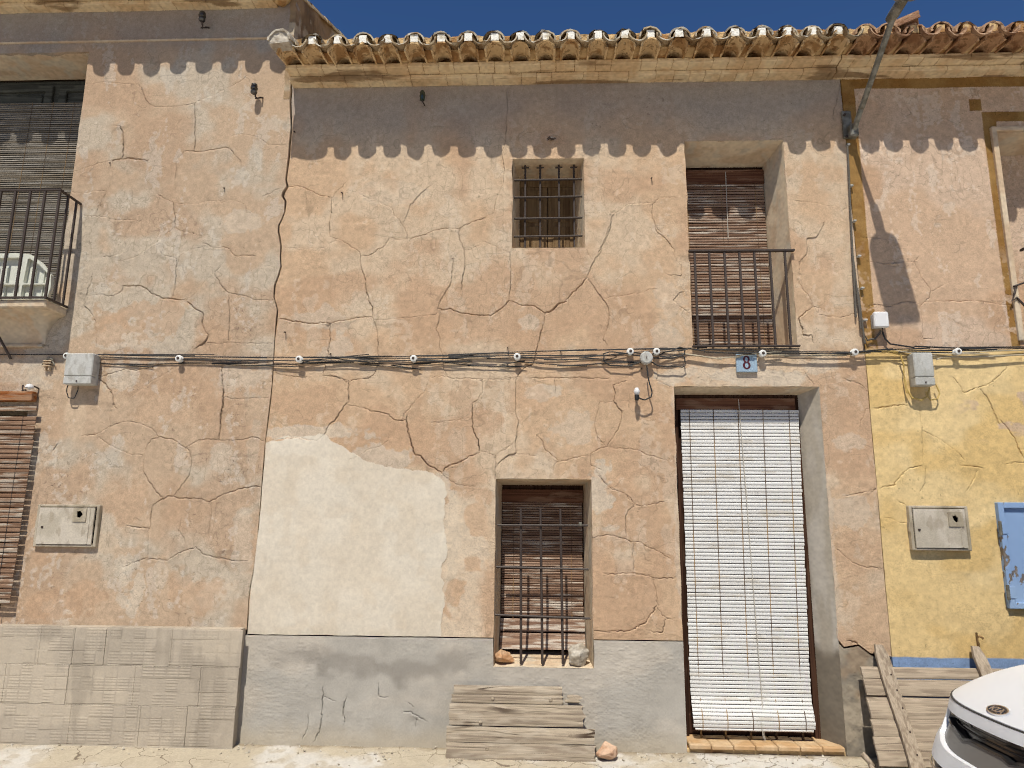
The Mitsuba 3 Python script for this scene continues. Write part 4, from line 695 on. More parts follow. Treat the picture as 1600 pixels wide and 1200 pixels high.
# ---------------------------------------------------------------- eaves: two soffit courses of brick, a row of vaulted tiles, the roof tiles
def arch(r0, r1, L, th, up=True, n=9, seed=0, slope=0.0, open_=1.0):
    """half a tapered pipe along +y from its outer end at y = 0: r0 at the outer, r1 at the inner end"""
    g = np.random.default_rng(seed); a = np.linspace(0, math.pi, n) ; a = math.pi / 2 + (a - math.pi / 2) * open_
    V = []
    for y, r in ((0, r0), (L * 0.5, (r0 + r1) / 2), (L, r1)):
        for q in (r, r - th):
            j = 1 + g.normal(0, 0.012, n); V.append(np.c_[np.cos(a) * q * j, np.full(n, y + 0) + (g.normal(0, 0.004, n) if y == 0 else 0), np.sin(a) * q * j * (1 if up else -1) + slope * y])
    V = np.vstack(V); F = []; I = lambda s, t, i: (s * 2 + t) * n + i
    for s in range(2):
        for i in range(n - 1):
            for t in (0, 1): F += [[I(s, t, i), I(s, t, i + 1), I(s + 1, t, i + 1)], [I(s, t, i), I(s + 1, t, i + 1), I(s + 1, t, i)]]
        for i in (0, n - 1): F += [[I(s, 0, i), I(s, 1, i), I(s + 1, 1, i)], [I(s, 0, i), I(s + 1, 1, i), I(s + 1, 0, i)]]
    for s in (0, 2):
        for i in range(n - 1): F += [[I(s, 0, i), I(s, 1, i), I(s, 1, i + 1)], [I(s, 0, i), I(s, 1, i + 1), I(s, 0, i + 1)]]
    return TM(V, F)
def eave(h, xs, x0, x1, z, mat, mlich, seed, lab, vis=True):
    """xs: the crowns of the vaulted tiles; z: underside of the lowest course"""
    g = np.random.default_rng(seed)
    part(h, 'cornice', cbox(x0, x1, -0.092, 0.05, z + 0.006, z + 0.038, 0.002), 'mat_cornice_plaster')
    part(h, 'cornice', cbox(x0, x1, -0.192, 0.05, z + 0.044, z + 0.078, 0.002), 'mat_cornice_plaster')
    for lev, (ya, za) in enumerate(((-0.10, z), (-0.20, z + 0.040))):
        x = x0 - g.uniform(0, 0.05)
        while x < x1:
            w = g.uniform(0.115, 0.30) if g.random() < 0.5 else 0.125; b = min(x + w, x1)
            if b - max(x, x0) > 0.03: part(h, 'cornice__brick', moved(cbox(max(x, x0) + 0.0013, b - 0.0013, ya + g.normal(0, 0.0025), ya + 0.110, za + g.normal(0, 0.0012), za + 0.036, 0.003), 0, 0, 0), 'mat_cornice')
            x = b
    # bedding between the vaults
    zb, zt = z + 0.079, z + 0.205
    bed = sbox(x0, zb, x1, zt)
    for x in xs: bed = bed.difference(shapely.affinity.scale(shapely.Point(x, z + 0.065).buffer(0.070), 1.0, 1.15))
    for p in getattr(bed, 'geoms', [bed]): part(h, 'eave__mortar', sheet(p, wallmap(-0.330), sp=0.018, skirt=0.27, seed=seed, disp=lambda X: 0.03 * nz(np.c_[X, X[:, :1] * 0], 18, seed) + 0.02 * nz(np.c_[X, X[:, :1] * 0], 45, seed + 1)), 'mat_mortar', True)
    if vis:
        m = cbox(x0, x1, -0.075, -0.03, zb, zt, 0.004); part(h, 'eave', m, 'mat_mortar')
    for k, x in enumerate(xs):
        m = arch(0.079, 0.074, 0.27, 0.013, True, 11, seed * 100 + k, 0.16)
        part(h, 'eave__vault_tile', rotm(moved(m, x, -0.402 + g.normal(0, 0.003), z + 0.034), g.normal(0, 1.2), [0, 0, 1], [x, -0.4, z]), 'mat_tile_clay_vault' if mat == 'mat_tile_clay' else 'mat_tile_vault', 50)
        plug = prism(Polygon([(x - 0.032, z + 0.110), (x + 0.032, z + 0.110), (x + 0.030, z + 0.176), (x - 0.030, z + 0.176)]), -0.405, -0.345)
        m = trimesh.Trimesh(*trimesh.remesh.subdivide_to_size(plug.vertices, plug.faces, 0.06)); m.merge_vertices()
        part(h, 'eave__mortar', rough(m, 0.005, 40, k), mlich, 50)
    mid = [(a + b) / 2 for a, b in zip(xs[:-1], xs[1:])]
    mid = [xs[0] - 0.10] * 0 + mid + [xs[-1] + 0.1]
    for k, x in enumerate(mid):
        m = arch(0.074, 0.066, 0.46, 0.012, False, 9, seed * 200 + k, 0.30)
        part(h, 'roof__pan_tile', moved(m, x + g.normal(0, 0.004), -0.446 + g.normal(0, 0.0035), z + 0.126), mat, 50)
    for k, x in enumerate(xs):
        m = arch(0.086, 0.076, 0.46, 0.013, True, 11, seed * 300 + k, 0.30)
        part(h, 'roof__cover_tile', rotm(moved(m, x + g.normal(0, 0.004), -0.408 + g.normal(0, 0.005), z + 0.108 + g.normal(0, 0.003)), g.normal(0, 1.0), [0, 0, 1], [x, -0.4, z]), mat, 50)
    # the rows of tiles further up the slope
    R = []
    for r in range(1, 15):
        for x in xs: R.append(moved(arch(0.086, 0.076, 0.46, 0.013, True, 6, 1, 0.30), x, -0.452 + 0.40 * r, z + 0.108 + 0.138 * r))
        for x in mid: R.append(moved(arch(0.074, 0.066, 0.46, 0.012, False, 6, 2, 0.30), x, -0.470 + 0.40 * r, z + 0.142 + 0.138 * r))
    k = part(h, 'roof__tile_rows', cat(*R), mat, 50); labels[k] = {'kind': 'stuff'}
    s = TM([[x0, -0.30, z + 0.175], [x1, -0.30, z + 0.175], [x1, 5.4, z + 0.175 + 5.7 * 0.345], [x0, 5.4, z + 0.175 + 5.7 * 0.345]], [[0, 1, 2], [0, 2, 3]]); part(h, 'roof', s, 'mat_mortar')
XS8 = [-2.005, -1.8, -1.595, -1.398, -1.197, -0.991, -0.780, -0.567, -0.361, -0.163, 0.034, 0.228, 0.440, 0.650, 0.845, 1.064, 1.273, 1.490, 1.692, 1.888, 2.073, 2.270]
XSR = [2.472, 2.650, 2.838, 3.035, 3.230, 3.426, 3.620, 3.815, 4.01, 4.205, 4.40]
XSL = [-5.85 + 0.2113 * i for i in range(5)] + [-4.790, -4.573, -4.352, -4.137, -3.925, -3.712, -3.493, -3.258, -3.036, -2.799, -2.605, -2.380]
eave(H1, XS8, -2.08, 2.368, 5.112, 'mat_tile_lichen', 'mat_mortar_white', 3, '')
eave(H2, XSR, 2.372, 4.5, 5.112, 'mat_tile_clay', 'mat_mortar', 5, '')
eave(H0, XSL, -5.95, -2.26, 5.868, 'mat_tile_lichen', 'mat_mortar_white', 7, '')
# crumbling corner at the right end of the left cornice, tiles of its verge
m = trimesh.creation.icosphere(3, 1.0); m.vertices *= [0.10, 0.13, 0.14]; part(H0, 'cornice', rough(moved(m, -2.20, -0.10, 5.99), 0.035, 9, 3), 'mat_mortar', 60)
for k in range(9):
    m = arch(0.085, 0.075, 0.46, 0.013, True, 9, 900 + k, 0.435); part(H0, 'roof__cover_tile', moved(m, -2.16, -0.06 + 0.40 * k, 5.965 + 0.174 * k), 'mat_tile_lichen', 50)
# limewashed end tile over the joint
m = arch(0.096, 0.09, 0.20, 0.016, True, 11, 77, 0.25); part(H1, 'roof__cover_tile', rotm(moved(m, -2.03, -0.475, 5.215), -8, [0, 0, 1], [-2.02, -0.4, 5.2]), 'mat_stone_grey', 50)
hd = prism(shapely.Point(-2.034, 5.212).buffer(0.088, 10).intersection(sbox(-3, 5.195, 0, 6)), -0.462, -0.36); hd = trimesh.Trimesh(*trimesh.remesh.subdivide_to_size(hd.vertices, hd.faces, 0.03)); hd.merge_vertices(); part(H1, 'eave__mortar', rough(rotm(hd, -8, [0, 0, 1], [-2.02, -0.4, 5.2]), 0.010, 28, 3), 'mat_stone_grey', 50)
labels[H1 + f'__roof__cover_tile_{COUNT[H1 + "__roof__cover_tile"] - 1:03d}'] = {'label': 'white limewashed end tile at the left end of the eaves'}
# loose tile lying on the right roof
m = arch(0.10, 0.088, 0.40, 0.014, True, 11, 55, 0.0); m = rotm(rotm(m, 62, [0, 0, 1]), -8, [0, 1, 0]); lt = moved(m, 2.90, -0.38, 5.315)
single('loose_roof_tile', 'loose curved clay tile lying across the eaves of the right roof behind the lamp arm', 'roof tile', lt, 'mat_tile_clay', 50)

# ---------------------------------------------------------------- doors, shutters, grilles, railings of the houses
for a, b in ((-0.178, 0.054), (0.060, 0.290)):
    k = part(H1, 'window_shutter', cbox(a, b, 0.345, 0.375, 3.66, 4.36, 0.003), 'mat_wood_shutter')
    w = b - a
    for z0, z1 in ((3.70, 4.00), (4.04, 4.33)): part(H1, 'window_shutter__panel' , cbox(a + 0.045, b - 0.045, 0.338, 0.35, z0, z1, 0.006), 'mat_wood_shutter')
for (x0, x1, z0, z1) in ((-0.20, 0.31, 4.36, 4.42), (-0.20, -0.178, 3.66, 4.42), (0.290, 0.315, 3.66, 4.42)): part(H1, 'window_frame', cbox(x0, x1, 0.335, 0.39, z0, z1, 0.004), 'mat_wood_shutter')
part(H1, 'balcony_door', cbox(1.12, 1.90, 0.33, 0.37, 2.85, 4.52), 'mat_wood_door')
part(H1, 'lower_shutter', cbox(-0.33, 0.36, 0.395, 0.43, 0.55, 1.86), 'mat_wood_door')
part(H1, 'door', cbox(1.02, 1.99, 0.235, 0.28, -0.02, 2.54), 'mat_wood_door')
for x0, x1, z0, z1 in ((1.028, 1.062, 0.0, 2.53), (1.945, 1.985, 0.0, 2.53), (1.03, 1.98, 2.49, 2.53)): part(H1, 'door__frame', cbox(x0, x1, 0.185, 0.245, z0, z1, 0.004), 'mat_wood_door')
part(H1, 'door__rail', cbox(1.062, 1.945, 0.222, 0.24, 0.07, 0.20, 0.006), 'mat_wood_door')
# grille of the upper window, built into its jambs
for px, zz in ((283, 4.2921), (310, 4.1400), (343, 3.9562), (371, 3.8020)):
    part(H1, 'window_grille__bar', rbar((-0.222, 0.08, zz), (0.338, 0.08, zz + 0.004), 0.0085), 'mat_iron')
for xx in [-0.1281, -0.0056, 0.1479, 0.2699]:
    part(H1, 'window_grille__bar', rbar((xx, 0.098, 3.675), (xx, 0.098, 4.434), 0.0085), 'mat_iron')
    part(H1, 'window_grille__bar', tube([(xx - 0.03, 0.10, 4.410), (xx + 0.03, 0.10, 4.414)], 0.006, 6), 'mat_iron')
for p, q in (((-0.3173, 1.5232), (0.3470, 1.5267)), ((-0.3229, 1.2249), (0.3479, 1.2143)), ((-0.3278, 0.8911), (0.3574, 0.8741))):
    part(H1, 'lower_window_grille__bar', rbar((p[0], 0.015, p[1]), (q[0], 0.015, q[1]), 0.0085), 'mat_iron')
for p, q in (((-0.1454, 1.6433), (-0.1387, 0.5569)), ((-0.0008, 1.6444), (0.0138, 0.5593)), ((0.1458, 1.6455), (0.1592, 0.5617))):
    part(H1, 'lower_window_grille__bar', rbar((p[0], 0.032, p[1]), (q[0], 0.032, q[1]), 0.0095), 'mat_iron')
part(H1, 'lower_window_grille__clamp', cbox(*[0.2911 - 0.012, 0.2911 + 0.012], -0.004, 0.03, 1.522, 1.550, 0.004), 'mat_galvanised')
# railing of the balcony door
zr, zb = 3.6293, 2.8667
part(H1, 'balcony_railing__rail', cbox(1.150, 1.962, -0.038, -0.004, zr - 0.008, zr + 0.008, 0.003), 'mat_iron')
part(H1, 'balcony_railing__rail', cbox(1.150, 1.955, -0.034, -0.006, zb - 0.006, zb + 0.008, 0.003), 'mat_iron')
for xx in [1.1952, 1.3076, 1.4248, 1.5393, 1.6536, 1.7726, 1.8865]:
    part(H1, 'balcony_railing__bar', cbox(xx - 0.0085, xx + 0.0085, -0.030, -0.013, zb, zr, 0.002), 'mat_iron')
# threshold tiles
xs = np.linspace(1.02, 2.07, 8)
part(H1, 'threshold', cbox(1.0, 2.09, 0.015, 0.26, -0.05, 0.028), 'mat_mortar')
for a, b in zip(xs[:-1], xs[1:]):
    sk = RND.uniform(-0.003, 0.003); m = cbox(a + 0.002, b - 0.002, -0.014 + sk, 0.235, 0.028, 0.060 + 0.5 * sk, 0.006); part(H1, 'threshold__tile', m, 'mat_threshold')
# left house: upper door with panels, balcony
part(H0, 'upper_door', cbox(-5.6, -3.88, 0.36, 0.40, 3.2, 5.46), 'mat_wood_greenish')
for a, b in ((-5.5, -4.42), (-4.36, -3.90)):
    for x0, x1, z0, z1 in ((a, b, 5.34, 5.40), (a, b, 5.02, 5.09), (a, a + 0.07, 5.02, 5.4), (b - 0.07, b, 5.02, 5.4)): part(H0, 'upper_door__frame', cbox(x0, x1, 0.33, 0.365, z0, z1, 0.006), 'mat_wood_greenish')
    part(H0, 'upper_door__panel', cbox(a + 0.10, b - 0.10, 0.345, 0.365, 5.115, 5.315, 0.012), 'mat_wood_greenish')
part(H0, 'lower_door', cbox(-5.2, -3.95, 0.27, 0.31, -0.02, 2.42), 'mat_wood_door')
XBL, YB = -3.762, -0.262           # outer right corner of the balcony
zt, zl = 4.077, 3.196
part(H0, 'balcony', rough(trimesh.Trimesh(*trimesh.remesh.subdivide_to_size(*[getattr(cbox(-6.1, XBL - 0.012, YB + 0.012, 0.0, zl - 0.075, zl - 0.012, 0.01), q) for q in ('vertices', 'faces')], 0.12)), 0.004, 12, 3), 'mat_reveal')
# the cove under the slab: concave, mitred round the corner
L = []
ts = np.linspace(0, 1, 9)
for t in ts:
    o = 0.235 * (1 - math.sin(t * math.pi / 2)) + 0.012; z = zl - 0.070 - 0.215 * (1 - math.cos(t * math.pi / 2)) - 0.02 * t
    xr = XBL - 0.02 - (0.247 - o) * 0.55; r = min(0.08, o * 0.6)
    ring = [(-6.1, -o, z)] + [(xr - r + r * math.sin(a), -o + r - r * math.cos(a), z) for a in np.linspace(0, math.pi / 2, 7)] + [(xr, 0.0, z)]; L.append(ring)
L = np.array(L); n = L.shape[1]; F = []
for i in range(len(L) - 1):
    for j in range(n - 1): F += [[i * n + j, i * n + j + 1, (i + 1) * n + j + 1], [i * n + j, (i + 1) * n + j + 1, (i + 1) * n + j]]
part(H0, 'balcony__cove', TM(L.reshape(-1, 3), F), 'mat_reveal', True)
part(H0, 'balcony__cove', cbox(-6.1, XBL - 0.16, -0.03, 0.0, zl - 0.33, zl - 0.305, 0.006), 'mat_reveal')
for z, r in ((zt, 0.011), (zl, 0.010)):
    part(H0, 'balcony_railing__rail', cbox(-6.1, XBL, YB - r, YB + r, z - 0.008, z + 0.008, 0.003), 'mat_iron')
    part(H0, 'balcony_railing__rail', cbox(XBL - 2 * r, XBL, YB + r, -0.008, z - 0.0075, z + 0.0075, 0.003), 'mat_iron')
xb = XBL - 0.011
for k in range(18): part(H0, 'balcony_railing__bar', cbox(xb - 0.1195 * k - 0.0085, xb - 0.1195 * k + 0.0085, YB - 0.0085, YB + 0.0085, zl + 0.008, zt - 0.008, 0.002), 'mat_iron')
for yy in (-0.165, -0.062): part(H0, 'balcony_railing__bar', cbox(xb - 0.008, xb + 0.008, yy - 0.008, yy + 0.008, zl + 0.008, zt - 0.008, 0.002), 'mat_iron')
p, q = (-4.1626, 2.7706), (-4.3038, 3.1334)
part(H0, 'balcony__strut', rbar((p[0], -0.02, p[1]), (q[0], -0.24, zl - 0.02), 0.011), 'mat_iron')
# right house: window with a plain rim, iron railing at the frame's edge, blue hatch
part(H2, 'window_shutter', cbox(OR[0] - 0.02, 4.9, 0.30, 0.34, 2.88, 4.66), 'mat_plaster_right')
x0 = OR[0]
part(H2, 'window_rim', cbox(x0 - 0.045, x0 - 0.004, -0.022, 0.01, 2.91, 4.66, 0.004), 'mat_reveal')
part(H2, 'window_rim', cbox(x0 - 0.045, 4.94, -0.022, 0.01, 4.624, 4.66, 0.004), 'mat_reveal')
zz = 3.6241
for z in (zz, 3.04): part(H2, 'balcony_railing__rail', cbox(x0 + 0.06, 4.9, -0.17, -0.15, z - 0.01, z + 0.01, 0.003), 'mat_iron'); part(H2, 'balcony_railing__rail', cbox(x0 + 0.055, x0 + 0.075, -0.15, 0.0, z - 0.009, z + 0.009, 0.003), 'mat_iron')
for k in range(9): part(H2, 'balcony_railing__bar', cbox(x0 + 0.06 + 0.12 * k, x0 + 0.077 + 0.12 * k, -0.168, -0.151, 3.05, zz - 0.01, 0.002), 'mat_iron')
m = tube(curve([(x0 + 0.05, -0.03, 3.36), (x0 - 0.02, -0.03, 3.33), (x0 - 0.03, -0.03, 3.24), (x0 + 0.05, -0.03, 3.17)]), 0.008, 6); part(H2, 'balcony_railing__scroll', m, 'mat_iron')
b0, b1 = (3.2595, 1.7139), (3.2814, 0.9847)
bx, bz0, bz1 = b0[0], b1[1], b0[1]
part(H2, 'hatch', cbox(bx + 0.035, bx + 0.80, -0.012, 0.02, bz0 + 0.03, bz1 - 0.03, 0.003), 'mat_blue_paint')
for x_0, x_1, z0, z1 in ((bx, bx + 0.04, bz0, bz1), (bx + 0.795, bx + 0.835, bz0, bz1), (bx + 0.04, bx + 0.795, bz1 - 0.04, bz1), (bx + 0.04, bx + 0.795, bz0, bz0 + 0.04)): part(H2, 'hatch__frame', cbox(x_0, x_1, -0.034, 0.02, z0, z1, 0.003), 'mat_blue_paint')
for z in (bz1 - 0.18, bz0 + 0.11): part(H2, 'hatch__hinge', tube([(bx - 0.004, -0.038, z - 0.05), (bx - 0.004, -0.038, z + 0.05)], 0.011, 8), 'mat_galvanised'); part(H2, 'hatch__hinge', cbox(bx - 0.004, bx + 0.05, -0.040, -0.034, z - 0.04, z + 0.04), 'mat_blue_paint')

# ---------------------------------------------------------------- roller blinds
def slatmesh(w, h, t):
    pts = [(-h / 2, 0), (-h * 0.32, -t * 0.8), (0, -t), (h * 0.32, -t * 0.8), (h / 2, 0), (0, t * 0.25)]   # (z, y)
    V = [(s * w / 2, y, z) for s in (-1, 1) for z, y in pts]; n = 6; F = []
    for i in range(n): j = (i + 1) % n; F += [[i, i + n, j + n], [i, j + n, j]]
    for i in range(1, n - 1): F += [[0, i, i + 1], [n, n + i + 1, n + i]]
    return TM(V, F)
def blind(name, label, cat_, x0, x1, path, pitch, mats, cords, head=None, fill=0.78, t=0.004, cordmat='mat_rust_cord', tilt=0.0, jit=0.03, rc=0.0016, taper=(0.0, 0.0)):
    """slats strung on cords and hung along path, (y, z) points from the top down"""
    k = thing(name, label, cat_); P = np.array(path, float); d = np.r_[0, np.cumsum(np.linalg.norm(np.diff(P, axis=0), axis=1))]; n = int(d[-1] / pitch)
    base = shape(slatmesh(x1 - x0, pitch * fill, t), 'mat_void', 25); w = x1 - x0
    for i in range(n):
        s = (i + 0.5) * pitch; y, z = np.interp(s, d, P[:, 0]), np.interp(s, d, P[:, 1]); ya, za, yb, zb_ = *[np.interp(s - 0.02, d, P[:, c]) for c in (0, 1)], *[np.interp(s + 0.02, d, P[:, c]) for c in (0, 1)]
        ang = math.degrees(math.atan2(yb - ya, za - zb_)); g = RND.gauss
        q0, q1 = x0 + taper[0] * s / d[-1], x1 + taper[1] * s / d[-1]
        part(k, 'slat', base, RND.choice(mats), to_world=T().translate([(q0 + q1) / 2 + g(0, 0.0015), y + g(0, 0.0008), z + g(0, pitch * jit)]).rotate([0, 1, 0], g(0, 2.2 * jit) + tilt).rotate([1, 0, 0], ang + g(0, 60 * jit)).scale([(q1 - q0) / w, 1, 1]))
    for c in cords:
        q = [(x0 + taper[0] * a / d[-1] + c * (w + (taper[1] - taper[0]) * a / d[-1]) + 0.002 * math.sin(7 * z), y - t - 0.0012, z) for (y, z), a in zip(P, d)]; part(k, 'cord', tube(curve(q, 0.05), rc, 5), cordmat)
    if head: part(k, 'head_board', cbox(*head, 0.004), 'mat_wood_head')
    return k
br, gy, ru, wh = (['mat_slat_%s_%s' % (c, n) for n in 'ab'] for c in ('brown', 'grey', 'rust', 'white'))
B = blind('roller_blind', 'white slatted blind with rusty cords hanging over the doorway, its bottom slats curling outward', 'blind', 1.079, 1.976, [(0.165, 2.4109), (0.160, 1.6), (0.150, 0.6), (0.135, 0.33), (0.105, 0.262), (0.082, 0.222), (0.074, 0.18), (0.082, 0.142)], 0.0262, wh, (0.075, 0.28, 0.49, 0.70, 0.92), (1.045, 1.955, 0.165, 0.19, 2.4109, 2.5009), 0.845, 0.003, jit=0.006, rc=0.0030, taper=(-0.008, -0.066))
part(B, 'pull_cord', tube(curve([(1.5220, 0.150, 2.4883), (1.5314, 0.146, 2.1134), (1.5513, 0.140, 1.1726), (1.5626, 0.112, 0.315), (1.535, 0.066, 0.19)], 0.05), 0.0028, 6), 'mat_rope')
part(B, 'bottom_bar', tube([(1.085, 0.090, 0.136), (1.90, 0.090, 0.136)], 0.009, 8), 'mat_slat_white_a', 40)
blind('roller_blind', 'brown peeling wooden blind filling the balcony doorway behind the upper railing', 'blind', 1.155, 1.858, [(0.285, 4.3435), (0.28, 3.6), (0.275, 2.86)], 0.0235, br, (0.10, 0.5, 0.9), (1.15, 1.865, 0.27, 0.30, 4.3435, 4.4653))
part('roller_blind_001', 'pull_cord', tube([(1.5472, 0.266, 4.4433), (1.5393, 0.262, 3.8517)], 0.003, 6), 'mat_rope')
zt_ = 1.7001
blind('roller_blind', 'brown wooden blind behind the grille of the lower window, bottom boards resting on the sill', 'blind', -0.300, 0.325, [(0.370, zt_), (0.362, 1.2), (0.352, 0.83)], 0.0182, br, (0.14, 0.86), (-0.31, 0.335, 0.355, 0.385, zt_, 1.7997), 0.8, 0.0035)
for a, b, y0, y1 in ((0.735, 0.825, 0.335, 0.352), (0.615, 0.725, 0.285, 0.325)):
    m = hull([(sx, y + dy, z) for sx in (-0.305, 0.335) for z, y in ((a, y0), (b, y1)) for dy in (-0.011, 0.011)]); part('roller_blind_002', 'bottom_board', m, 'mat_slat_brown_b')
blind('roller_blind', 'grey sun-bleached wooden blind of the left balcony door, behind the railing', 'blind', -5.5, -3.905, [(0.285, 5.1965), (0.275, 4.2), (0.265, 3.22)], 0.0198, gy, (0.60, 0.72, 0.84, 0.945), None, 0.66, jit=0.02)
ZL = 2.3143
blind('roller_blind', 'rust brown peeling wooden blind hung before the ground floor door at the left edge', 'blind', -5.3, -3.865, [(-0.055, ZL), (-0.06, 1.6), (-0.065, 0.9)], 0.0365, ru, (0.5, 0.68, 0.93), None, 0.86, 0.005, 'mat_cable', 0.15)
part('roller_blind_004', 'head_board', cbox(-5.3, -3.9113, -0.075, -0.014, 2.4290, 2.5044, 0.004), 'mat_wood_rusty')
m = cbox(-5.3, -3.87, -0.062, -0.05, ZL + 0.01, ZL + 0.045, 0.004); part('roller_blind_004', 'slat', rotm(m, -1.6, [0, 1, 0], (-5, 0, ZL)), 'mat_slat_rust_b')

# ---------------------------------------------------------------- things on the walls
def wire(pts, r, y=-0.03, mat='mat_cable'):
    P = [(p[0], p[2] if len(p) > 2 else y, p[1]) for p in pts]; return tube(curve(P, 0.04), r, 6)
single('cable', 'thin black cable running straight along all three houses, uppermost of the wall cables', 'cable', wire([(-4.4484, 2.8074), (-3.7249, 2.8068), (-3.3654, 2.8014), (-2.8043, 2.7907), (-1.8626, 2.7849), (-1.0038, 2.7943), (-0.7085, 2.8041), (-0.1798, 2.8237), (0.2679, 2.8333), (0.6791, 2.8428), (1.2313, 2.8421), (1.7069, 2.8267), (2.3678, 2.8260), (2.7429, 2.8305), (3.1631, 2.8398), (3.7651, 2.8489)], 0.0034, -0.02), 'mat_cable', True)
single('cable', 'black cable strung on the insulators from the left grey box to the round junction box', 'cable', wire([(-3.5076, 2.7877), (-3.2007, 2.7772), (-2.7993, 2.7668), (-2.4914, 2.7615), (-1.8556, 2.7561), (-1.6135, 2.7812), (-1.3944, 2.7609), (-0.9703, 2.7607), (-0.7060, 2.7805), (-0.5596, 2.8004), (-0.4125, 2.7703), (-0.1790, 2.7851), (0.0248, 2.7601), (0.2908, 2.7748), (0.6766, 2.8142), (0.7622, 2.7844)], 0.0038, -0.03), 'mat_cable', True)
single('cable', 'sagging black cable lying close to the plaster below the other wall cables, left half', 'cable', wire([(-3.5219, 2.7486), (-3.2636, 2.7280), (-2.8122, 2.7432), (-2.5530, 2.7329), (-2.1994, 2.7226), (-1.8649, 2.7428), (-1.6222, 2.7781), (-1.4006, 2.7325), (-1.1522, 2.7224), (-0.9748, 2.7374), (-0.7334, 2.7423), (-0.5609, 2.7172), (-0.3162, 2.7222), (-0.1798, 2.7521), (0.1221, 2.7171), (0.4616, 2.7518), (0.5591, 2.7966), (0.6801, 2.8065)], 0.0036, -0.012), 'mat_cable', True)
single('cable', 'pale painted cable drooping over the lintel of the numbered door', 'cable', wire([(1.0415, 2.8112), (1.1846, 2.7912), (1.3272, 2.7712), (1.4713, 2.7909), (1.6722, 2.8056), (1.8277, 2.7857), (2.0037, 2.7955), (2.1828, 2.7904), (2.3541, 2.8100), (2.4204, 2.8148)], 0.0058, -0.03), 'mat_cable_pale', True)
single('cable', 'dark cable from the round junction box along the lintel towards the yellow house', 'cable', wire([(0.8172, 2.7879), (0.8756, 2.8127), (1.0390, 2.8225), (1.1116, 2.8423), (1.2302, 2.8173), (1.4684, 2.8121), (1.6677, 2.8070), (1.8951, 2.8068), (2.1307, 2.8016), (2.3482, 2.8162), (2.5090, 2.8308), (2.7434, 2.8354)], 0.0045, -0.045), 'mat_cable', True)
single('cable', 'ochre painted cable looping round the underside of the right grey box', 'cable', wire([(2.3496, 2.8076), (2.4870, 2.8222), (2.6268, 2.8122), (2.6843, 2.7778), (2.6928, 2.6705), (2.7031, 2.5352), (2.7567, 2.4681), (2.8162, 2.4634), (2.8523, 2.5018), (2.8669, 2.5546)], 0.0062, -0.035), 'mat_cable_painted', True)
single('cable', 'pale cable leaving the right grey box towards the picture edge', 'cable', wire([(2.9151, 2.5739), (2.9353, 2.5019), (2.8940, 2.4588), (2.8581, 2.4683), (2.8399, 2.5161)], 0.005, -0.035), 'mat_cable_painted', True)
single('cable', 'pair of cables from the right grey box past the last insulator to the right', 'cable', cat(wire([(2.9387, 2.7581), (2.9965, 2.7776), (3.0987, 2.7776), (3.2986, 2.7823), (3.7629, 2.8063)], 0.005, -0.035), wire([(2.6440, 2.8233), (2.8280, 2.7986), (3.0936, 2.8082), (3.2937, 2.8177), (3.7560, 2.8318)], 0.004, -0.05)), 'mat_cable_pale', True)
single('cable', 'black cable loop tied beside the round junction box on its left', 'cable', wire([(0.7514, 2.7903), (0.6313, 2.8103), (0.5203, 2.8204), (0.4811, 2.7905), (0.4900, 2.7407), (0.5570, 2.7159), (0.6775, 2.7208), (0.7502, 2.7456)], 0.005, -0.03), 'mat_cable', True)
single('cable', 'doubled dark cable loop at the right of the round junction box', 'cable', wire([(0.8366, 2.7406), (0.8933, 2.7109), (0.9891, 2.7109), (1.0652, 2.7010), (1.0858, 2.7405), (1.0685, 2.7901), (0.9674, 2.7802), (0.8959, 2.7952), (0.9931, 2.8299), (1.0517, 2.8548), (1.0892, 2.8298), (1.0589, 2.7901), (0.9431, 2.7703), (0.8377, 2.7803)], 0.005, -0.035), 'mat_cable', True)
single('lamp_cable', 'dark cable curling from the round junction box down to the bare lamp socket', 'cable', wire([(0.7943, 2.7065), (0.8014, 2.6180), (0.8184, 2.5448), (0.8265, 2.4962), (0.8066, 2.4622), (0.7588, 2.4476), (0.7262, 2.4718)], 0.0055, -0.07), 'mat_cable', True)
SPOTS = [(104, 556, 'white porcelain insulator at the left edge of the left grey box'), (279, 560, 'white porcelain insulator nearest the left grey box on its right, on the greyed house'), (467, 561, 'white porcelain insulator just right of the joint between the two peach houses'), (646, 560, 'white porcelain insulator below the big cracked panels, second one on the middle house'), (808, 557, 'white porcelain insulator under the small barred upper window'), (985, 549, 'white porcelain insulator immediately left of the round junction box'), (1026, 549, 'white porcelain insulator immediately right of the round junction box'), (1192, 552, 'white porcelain insulator beside the house number plate'), (1336, 550, 'white porcelain insulator above the boundary of peach and yellow plaster'), (1497, 549, 'white porcelain insulator on the yellow house, right of its grey box')]
POS = [(-3.6953, 2.7890), (-2.8020, 2.7680), (-1.8577, 2.7623), (-0.9714, 2.7668), (-0.1791, 2.7813), (0.6773, 2.8204), (0.8742, 2.8202), (1.6646, 2.8046), (2.3437, 2.8138), (3.0947, 2.8179)]
prof = [(1.5 * r, y) for r, y in [(0, -0.062), (0.010, -0.062), (0.0165, -0.058), (0.018, -0.052), (0.014, -0.046), (0.012, -0.038), (0.015, -0.032), (0.018, -0.026), (0.017, -0.016), (0.012, -0.010), (0.010, 0.01)]]
spool = lathe([(r, -y) for r, y in reversed(prof)], 14, 'y')
